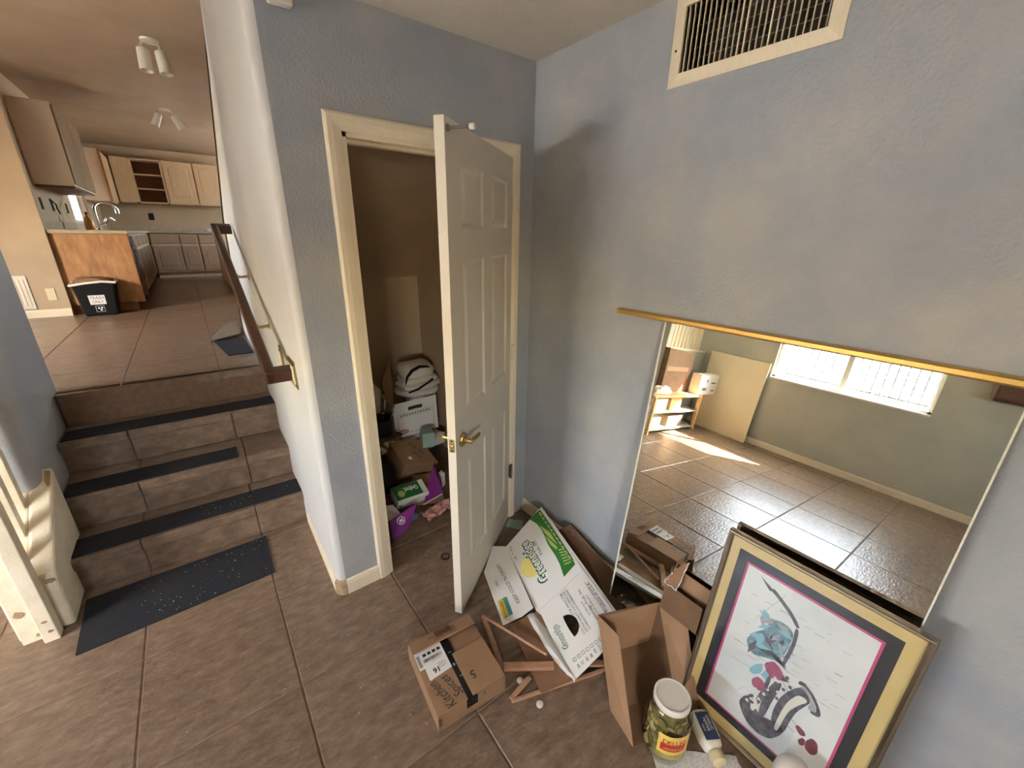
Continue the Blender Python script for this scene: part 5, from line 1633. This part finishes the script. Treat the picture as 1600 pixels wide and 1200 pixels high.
# left run: plywood end, gap with torn insulation, base units
pe = thing('cabinet_end', 'stained plywood end panel of kitchen counter behind trash can', 'cabinet', (-2.27, 4.86, ZK))
obj('end_panel', MB().box((-2.585, 4.85, ZK + 0.10), (-1.955, 4.872, 1.655)), 'oak', pe, bevel=0.002)
obj('toe_board', MB().box((-2.585, 4.90, ZK), (-2.02, 4.92, ZK + 0.11)), 'oak_trim', pe)
obj('edge_strip', MB().box((-1.965, 4.846, ZK + 0.10), (-1.945, 4.90, 1.655)), 'oak_trim', pe)
ctr = thing('kitchen_counter', 'tiled kitchen countertop running left and along far wall', 'countertop', (-2.27, 5, 1.655))
obj('counter_left', MB().box((-2.566, 4.93, 1.655), (-1.93, 9.845, 1.695)).box((-2.566, 4.82, 1.655), (-1.93, 4.93, 1.695)), 'counter', ctr, bevel=0.008)
obj('counter_far', MB().box((-1.93, 9.21, 1.655), (1.3, 9.845, 1.695)), 'counter', ctr, bevel=0.008)
obj('backsplash', MB().box((-2.596, 4.95, 1.697), (-2.584, 6.80, 1.785)).box((-2.5, 9.834, 1.697), (1.2, 9.846, 1.785)), 'counter', ctr)
ins = thing('torn_insulation', 'torn grey insulation hanging in the missing dishwasher bay', 'insulation', (-2.0, 5.0, ZK))
for k, (y_, z_, r_) in enumerate(((5.00, 1.58, 0.06), (5.05, 1.42, 0.08), (5.02, 1.22, 0.09), (5.08, 1.02, 0.08), (5.25, 1.57, 0.07), (5.28, 1.35, 0.11), (5.24, 1.10, 0.10), (5.45, 1.50, 0.10), (5.46, 1.20, 0.11), (5.40, 0.98, 0.10))):
    blob('wad', (-1.985, y_, z_), (r_ * 0.5, r_, r_ * 1.1), 'insul', ins, n1=10, n2=14, wob=0.25, seed=50 + k)
bl = thing('base_cabinet', 'pickled oak base cabinet facing the kitchen aisle on left', 'cabinet', (-2.27, 7.5, ZK))
obj('carcass', MB().box((-2.59, 5.55, ZK + 0.1), (-1.98, 9.2, 1.65)), 'pickled', bl)
for k in range(4):
    y_ = 5.6 + k * 0.88
    arch_door(bl, (-1.98, y_, 0), (0, 1, 0), ZK + 0.13, 1.44, 0.82, (1, 0, 0), 'cab_door')
    obj('drawer', MB().box((-1.98, y_, 1.48), (-1.962, y_ + 0.82, 1.63)), 'cab_door', bl, bevel=0.004)
bfar = [(-1.96, 0.46, 'oak base cabinet in the far left kitchen corner'), (-1.50, 0.30, 'oak base cabinet second from far kitchen corner'), (-1.19, 0.36, 'oak base cabinet nearest the handrail on far wall'), (-0.82, 0.5, 'oak base cabinet hidden behind pale stair wall')]
for x_, w_, lab in bfar:
    b_ = thing('base_cabinet', lab, 'cabinet', (x_, 9.55, ZK), group='base cabinets on the far kitchen wall')
    obj('carcass', MB().box((x_, 9.27, ZK + 0.11), (x_ + w_, 9.84, 1.65)).box((x_, 9.34, ZK), (x_ + w_, 9.36, ZK + 0.12)), 'pickled', b_)
    arch_door(b_, (x_ + 0.015, 9.27, 0), (1, 0, 0), ZK + 0.14, 1.42, w_ - 0.03, (0, -1, 0), 'pickled_dull')
    obj('drawer', MB().box((x_ + 0.015, 9.252, 1.46), (x_ + w_ - 0.015, 9.27, 1.62)), 'pickled_dull', b_, bevel=0.004)
br = thing('base_cabinet', 'pale base cabinet end beyond the handrail on right', 'cabinet', (-0.8, 6.5, ZK))
obj('carcass', MB().prism([(-0.955, 5.5, ZK + 0.02), (-0.955, 8.4, ZK + 0.02), (-0.4, 8.4, ZK + 0.02), (-0.4, 5.5, ZK + 0.02)], (0, 0, 0.83)), 'pickled', br)
obj('toe_board', MB().box((-0.94, 5.5, ZK), (-0.45, 8.35, ZK + 0.025)), 'oak_trim', br)

# hanging cabinets
ua = thing('wall_cabinet', 'near hanging kitchen cabinet with pale side and dark door', 'cabinet', (-2.44, 5.9, 2.15))
obj('carcass', MB().box((-2.60, 5.2, 2.15), (-2.285, 6.66, 2.955)), 'pickled_pale', ua, bevel=0.004)
for k in range(2):
    arch_door(ua, (-2.285, 5.215 + k * 0.725, 0), (0, 1, 0), 2.17, 2.935, 0.70, (1, 0, 0), 'cab_door')
obj('light_rail', MB().box((-2.59, 5.22, 2.125), (-2.29, 6.64, 2.15)), 'cab_dark', ua)
ub2 = thing('wall_cabinet', 'sunlit hanging cabinet between kitchen window and far corner', 'cabinet', (-2.44, 8.7, 2.15))
obj('carcass', MB().box((-2.60, 8.46, 2.16), (-2.285, 9.5, 2.955)), 'pickled_pale', ub2, bevel=0.004)
obj('door', MB().box((-2.285, 8.48, 2.18), (-2.262, 8.97, 2.935)), 'pickled', ub2, bevel=0.004)
obj('door', MB().box((-2.285, 8.99, 2.18), (-2.262, 9.48, 2.935)), 'pickled', ub2, bevel=0.004)
obj('edge_strip', MB().box((-2.285, 8.445, 2.16), (-2.255, 8.465, 2.955)), 'oak_trim', ub2)
uo = thing('wall_cabinet', 'open hanging cabinet with two shelves on far wall', 'cabinet', (-1.75, 9.7, 2.2))
obj('carcass', MB().box((-2.0, 9.51, 2.20), (-1.955, 9.84, 2.985)).box((-1.535, 9.51, 2.20), (-1.51, 9.84, 2.985)).box((-2.0, 9.51, 2.955), (-1.51, 9.84, 2.985)).box((-2.0, 9.51, 2.20), (-1.51, 9.84, 2.225)).box((-2.24, 9.51, 2.20), (-2.0, 9.53, 2.985)), 'pickled', uo)
obj('cabinet_back', MB().box((-1.96, 9.82, 2.22), (-1.53, 9.84, 2.96)), 'cab_dark', uo)
for z_ in (2.45, 2.70):
    obj('shelf', MB().box((-1.955, 9.53, z_), (-1.535, 9.82, z_ + 0.018)), 'pickled', uo)
for x_, lab in ((-1.505, 'closed arched door hanging cabinet beside open one'), (-1.02, 'closed arched door hanging cabinet nearest the stair wall edge')):
    u2 = thing('wall_cabinet', lab, 'cabinet', (x_, 9.7, 2.2), group='closed hanging cabinets on the far wall')
    obj('carcass', MB().box((x_, 9.52, 2.20), (x_ + 0.48, 9.84, 2.985)), 'pickled', u2)
    arch_door(u2, (x_ + 0.012, 9.52, 0), (1, 0, 0), 2.215, 2.97, 0.456, (0, -1, 0))

# faucet, soap, outlets
fa = thing('kitchen_faucet', 'tall arched chrome faucet at the kitchen sink', 'faucet', (-2.3, 6.4, 1.695))
f0 = V((-2.30, 6.25, 1.695))
pts = [f0, f0 + V((0, 0, 0.16)), f0 + V((0, 0, 0.25))]
for k in range(1, 9):
    t = math.pi * k / 9
    pts.append(f0 + V((0.10 - 0.10 * math.cos(t), 0.20 - 0.20 * math.cos(t), 0.25 + 0.10 * math.sin(t))))
pts.append(pts[-1] + V((0.0, 0.0, -0.06)))
obj('spout', MB().tube(pts, [0.016] * (len(pts) - 2) + [0.022, 0.022], 12), 'chrome', fa, smooth=True)
obj('faucet_base', MB().lathe(f0, [(0.034, 0), (0.034, 0.006), (0.02, 0.02)], 20), 'chrome', fa, smooth=True)
obj('lever', MB().tube([f0 + V((0.02, 0, 0.07)), f0 + V((0.10, 0.05, 0.11))], [0.010, 0.007], 8), 'chrome', fa, smooth=True)
fa2 = thing('filter_faucet', 'small hooked chrome filter tap beside the tall faucet', 'faucet', (-2.27, 6.6, 1.695))
f1 = V((-2.26, 6.60, 1.695))
obj('spout', MB().tube([f1, f1 + V((0, 0, 0.12)), f1 + V((0.02, 0.03, 0.16)), f1 + V((0.06, 0.09, 0.165)), f1 + V((0.09, 0.13, 0.13))], 0.009, 10), 'chrome', fa2, smooth=True)
sp = thing('soap_bottle', 'amber soap bottle with red cap by kitchen faucet', 'bottle', (-2.36, 6.0, 1.695))
obj('bottle_body', MB().lathe((-2.36, 6.02, 1.695), [(0.045, 0), (0.05, 0.01), (0.046, 0.12), (0.02, 0.16), (0.016, 0.18)], 20), 'soap', sp, smooth=True)
obj('cap', MB().lathe((-2.36, 6.02, 1.875), [(0.018, 0), (0.018, 0.03), (0.01, 0.035)], 14), 'red', sp, smooth=True)
for k, (y_, lab) in enumerate(((5.24, 'open dark outlet box nearest the pantry wall'), (5.76, 'open dark outlet box with loose wires, middle of kitchen left wall'), (6.60, 'open dark outlet box beside the kitchen window'))):
    o_ = thing('outlet_box', lab, 'outlet', (-2.6, y_, 1.95), group='uncovered outlet boxes on the kitchen left wall')
    obj('box', MB().box((-2.60, y_ - 0.04, 1.90), (-2.594, y_ + 0.04, 2.02)), 'hole', o_)
    if k == 1:
        obj('wire', MB().tube([(-2.595, y_ - 0.06, 2.03), (-2.56, y_ - 0.03, 1.97), (-2.57, y_ + 0.03, 1.93), (-2.56, y_ + 0.05, 1.87)], 0.008, 6), 'black', o_)
tag(obj('outlet_box', MB().box((-1.90, 9.843, 1.90), (-1.82, 9.85, 2.03)), 'hole'), 'open dark outlet box on far wall above the counter', 'outlet')
tag(obj('outlet_plate', MB().box((-2.72, 4.792, 0.975), (-2.65, 4.80, 1.10)), 'ivory', bevel=0.003), 'ivory outlet plate low on the tan wall', 'outlet')
wr = thing('wall_register', 'white louvered wall register at left edge of tan wall', 'vent', (-2.86, 4.8, 0.9))
obj('register_frame', MB().box((-2.95, 4.788, 0.895), (-2.825, 4.80, 1.24)), 'white_plastic', wr, bevel=0.003)
for k in range(3):
    obj('louver', MB().box((-2.925 + k * 0.032, 4.782, 0.93), (-2.912 + k * 0.032, 4.79, 1.20)), 'cream', wr)
cx = thing('counter_clutter', 'small white dish on counter near the handrail', 'dish', (-1.0, 9.5, 1.695))
obj('dish', MB().lathe((-0.98, 9.5, 1.696), [(0.04, 0), (0.07, 0.03), (0.08, 0.05), (0.06, 0.03)], 18), 'white_plastic', cx, smooth=True)

# trash can
tc0 = V((-2.32, 4.72, ZK))
can = thing('trash_can', 'black trash can with TRASH ONLY sign by plywood panel', 'trash can', tuple(tc0))
ca, cbx = 0.135, 0.175
ch = 0.355
bmv = []
for z_, hx_, hy_ in ((0.0, ca, 0.10), (ch, cbx, 0.125)):
    for sx_, sy_ in ((-1, -1), (1, -1), (1, 1), (-1, 1)):
        bmv.append(tc0 + V((sx_ * hx_, sy_ * hy_, z_)))
obj('can_body', MB().add(bmv, [(3, 2, 1, 0), (0, 1, 5, 4), (1, 2, 6, 5), (2, 3, 7, 6), (3, 0, 4, 7)]), 'black', can, bevel=0.02, seg=3)
lip = MB()
lp = [tc0 + V((sx_ * 0.182, sy_ * 0.13, ch + dz)) for (sx_, sy_, dz) in ((-1, -1, -0.02), (-0.3, -1, 0.0), (0.4, -1, 0.012), (1, -1, 0.0), (1, 0, 0.005), (1, 1, 0.0), (0, 1, 0.01), (-1, 1, 0.0), (-1, 0, -0.01), (-1, -1, -0.02))]
obj('bag_rim', lip.tube(lp, 0.012, 8), 'white_plastic', can, smooth=True)
blob('rubbish', tc0 + V((0, 0, ch + 0.0)), (0.155, 0.10, 0.05), 'kraft_in', can, n1=8, n2=14, wob=0.2, seed=61)
cfn = V((0, -0.9975, -0.07)).normalized()
cup = V((0, -0.0703, 0.9975))


def onc(a, b):
    return tc0 + V((a, -0.101 - 0.025 * b / ch, b))


obj('sign', MB().add([onc(-0.066, 0.125), onc(0.062, 0.125), onc(0.064, 0.225), onc(-0.068, 0.225)], [(0, 1, 2, 3)]), 'paper', can)
can_s = can.children[-1]
for p in can_s.data.vertices:
    p.co += cfn * 0.001
text('sign_print', 'TRASH', onc(-0.002, 0.182), (1, 0, 0), cup, 0.046, 'ink', can, align='CENTER', lift=0.002, width=0.112)
text('sign_print', 'ONLY', onc(-0.002, 0.138), (1, 0, 0), cup, 0.046, 'ink', can, align='CENTER', lift=0.002, width=0.090)
emb = [rect(-0.035, 0.045, 0.035, 0.047), rect(-0.035, 0.108, 0.035, 0.110), rect(-0.035, 0.045, -0.033, 0.110), rect(0.033, 0.045, 0.035, 0.110)]
emb += [[(c_[0] + 0.009 * math.cos(t * math.pi / 5), c_[1] + 0.009 * math.sin(t * math.pi / 5)) for t in range(10)] for c_ in ((-0.010, 0.085), (0.014, 0.088), (0.006, 0.066))]
flat('can_emblem', emb, onc(0, 0), (1, 0, 0), cup, 'white_ink', can, 0.0022)

# spot lamps
def spots(x_, y_, lab, tilt, sp_):
    s_ = thing('spot_lamp', lab, 'lamp', (x_, y_, ZKC), group='twin spot lamps on the kitchen ceiling')
    obj('canopy', MB().lathe((x_, y_, ZKC), [(0.065, 0), (0.065, 0.012), (0.05, 0.02)], 24, (0, 0, -1)), 'white_plastic', s_, smooth=True)
    for k in (-1, 1):
        a = V((x_ + k * sp_, y_, ZKC - 0.03))
        ax = V((k * tilt, -0.12, -1)).normalized()
        obj('arm', MB().tube([(x_, y_, ZKC - 0.015), a, a + ax * 0.05], 0.009, 8), 'white_plastic', s_, smooth=True)
        obj('lamp_head', MB().lathe(a + ax * 0.04, [(0.030, 0), (0.043, 0.012), (0.047, 0.17), (0.041, 0.17), (0.038, 0.10), (0.0, 0.10)], 24, ax), 'white_plastic', s_, smooth=True)


spots(-1.345, 3.45, 'near white twin spot lamp hanging straight on kitchen ceiling', 0.05, 0.055)
spots(-1.30, 6.0, 'far white twin spot lamp splayed apart on kitchen ceiling', 0.45, 0.06)

# ================================================================== THINGS SEEN IN THE MIRROR
sh = thing('shelf_unit', 'low wooden shelf unit with frosted shelves, seen in mirror', 'shelf', (-3.7, 1.0, 0))
obj('top_board', MB().box((-4.26, 0.85, 0.485), (-3.05, 1.18, 0.515)), 'pale_wood', sh, bevel=0.004)
for x_ in (-4.24, -3.10):
    for y_ in (0.87, 1.15):
        obj('leg', MB().box((x_ - 0.018, y_ - 0.018, 0), (x_ + 0.018, y_ + 0.018, 0.485)), 'pale_wood', sh)
for z_ in (0.045, 0.275):
    obj('frosted_shelf', MB().box((-4.25, 0.86, z_), (-3.06, 1.17, z_ + 0.012)), 'shelf_glass', sh)
for k, (x0_, x1_, z0_, z1_, m_, lab) in enumerate(((-3.5, -3.2, 0.289, 0.45, 'white_card', 'white carton on the upper frosted shelf, seen in mirror'), (-3.45, -3.15, 0.059, 0.2, 'white_card', 'white carton on the lower frosted shelf, seen in mirror'), (-3.85, -3.58, 0.289, 0.46, 'pale_wood', 'wooden drawer box on the upper frosted shelf, seen in mirror'), (-4.0, -3.62, 0.059, 0.2, 'kraft', 'brown box on the lower frosted shelf, seen in mirror'))):
    tag(obj('shelf_box', MB().box((x0_, 0.92, z0_), (x1_, 1.14, z1_)), m_, bevel=0.004), lab, 'box')
bgc = thing('moving_carton', 'large brown moving carton on shelf unit, seen in mirror', 'box', (-3.7, 1.05, 0.516))
obj('carton_body', MB().prism([(-4.06, 1.02, 0.516), (-3.42, 1.02, 0.516), (-3.40, 1.02, 1.10), (-4.08, 1.02, 1.05)], (0, 0.16, 0)), 'kraft_dark', bgc, bevel=0.004)
obj('tape_strip', MB().box((-3.99, 1.0165, 0.80), (-3.45, 1.0185, 0.86)), 'kraft', bgc)
text('carton_print', '57', (-3.74, 1.018, 0.66), (1, 0, 0), (0, 0, 1), 0.10, 'ink', bgc, lift=0.002)
wc = thing('wall_carton', 'white printed carton on top shelf end, seen in mirror', 'box', (-4.4, 0.95, 0.516))
obj('carton_body', MB().box((-4.62, 0.86, 0.516), (-4.10, 1.0, 0.80)), 'white_card', wc, bevel=0.004)
flat('carton_print', [rect(0.06, 0.05, 0.16, 0.07), rect(0.06, 0.16, 0.20, 0.18), rect(0.30, 0.06, 0.42, 0.10), rect(0.30, 0.18, 0.34, 0.22)], (-4.62, 0.86, 0.516), (1, 0, 0), (0, 0, 1), 'grey_ink', wc, 0.001)
ct = thing('white_cloth', 'crumpled white cloth on shelf unit top, seen in mirror', 'cloth', (-3.25, 0.9, 0.516))
blob('cloth', (-3.27, 0.92, 0.565), (0.17, 0.055, 0.05), 'cloth', ct, wob=0.2, seed=71)
tag(obj('leaning_board', MB().prism([(-4.575, 0.275, 0.002), (-4.60, 1.07, 0.002), (-4.685, 1.09, 1.125), (-4.685, 0.285, 1.125)], (0.014, 0, 0.001)), 'board'), 'large cream board leaning under the window wall, seen in mirror', 'board')
tag(obj('wall_case', MB().box((XL, -2.25, 1.245), (XL + 0.10, -1.64, 1.62)), 'brown_case', bevel=0.05, seg=4), 'rounded brown case hung right of window, seen in mirror', 'case')
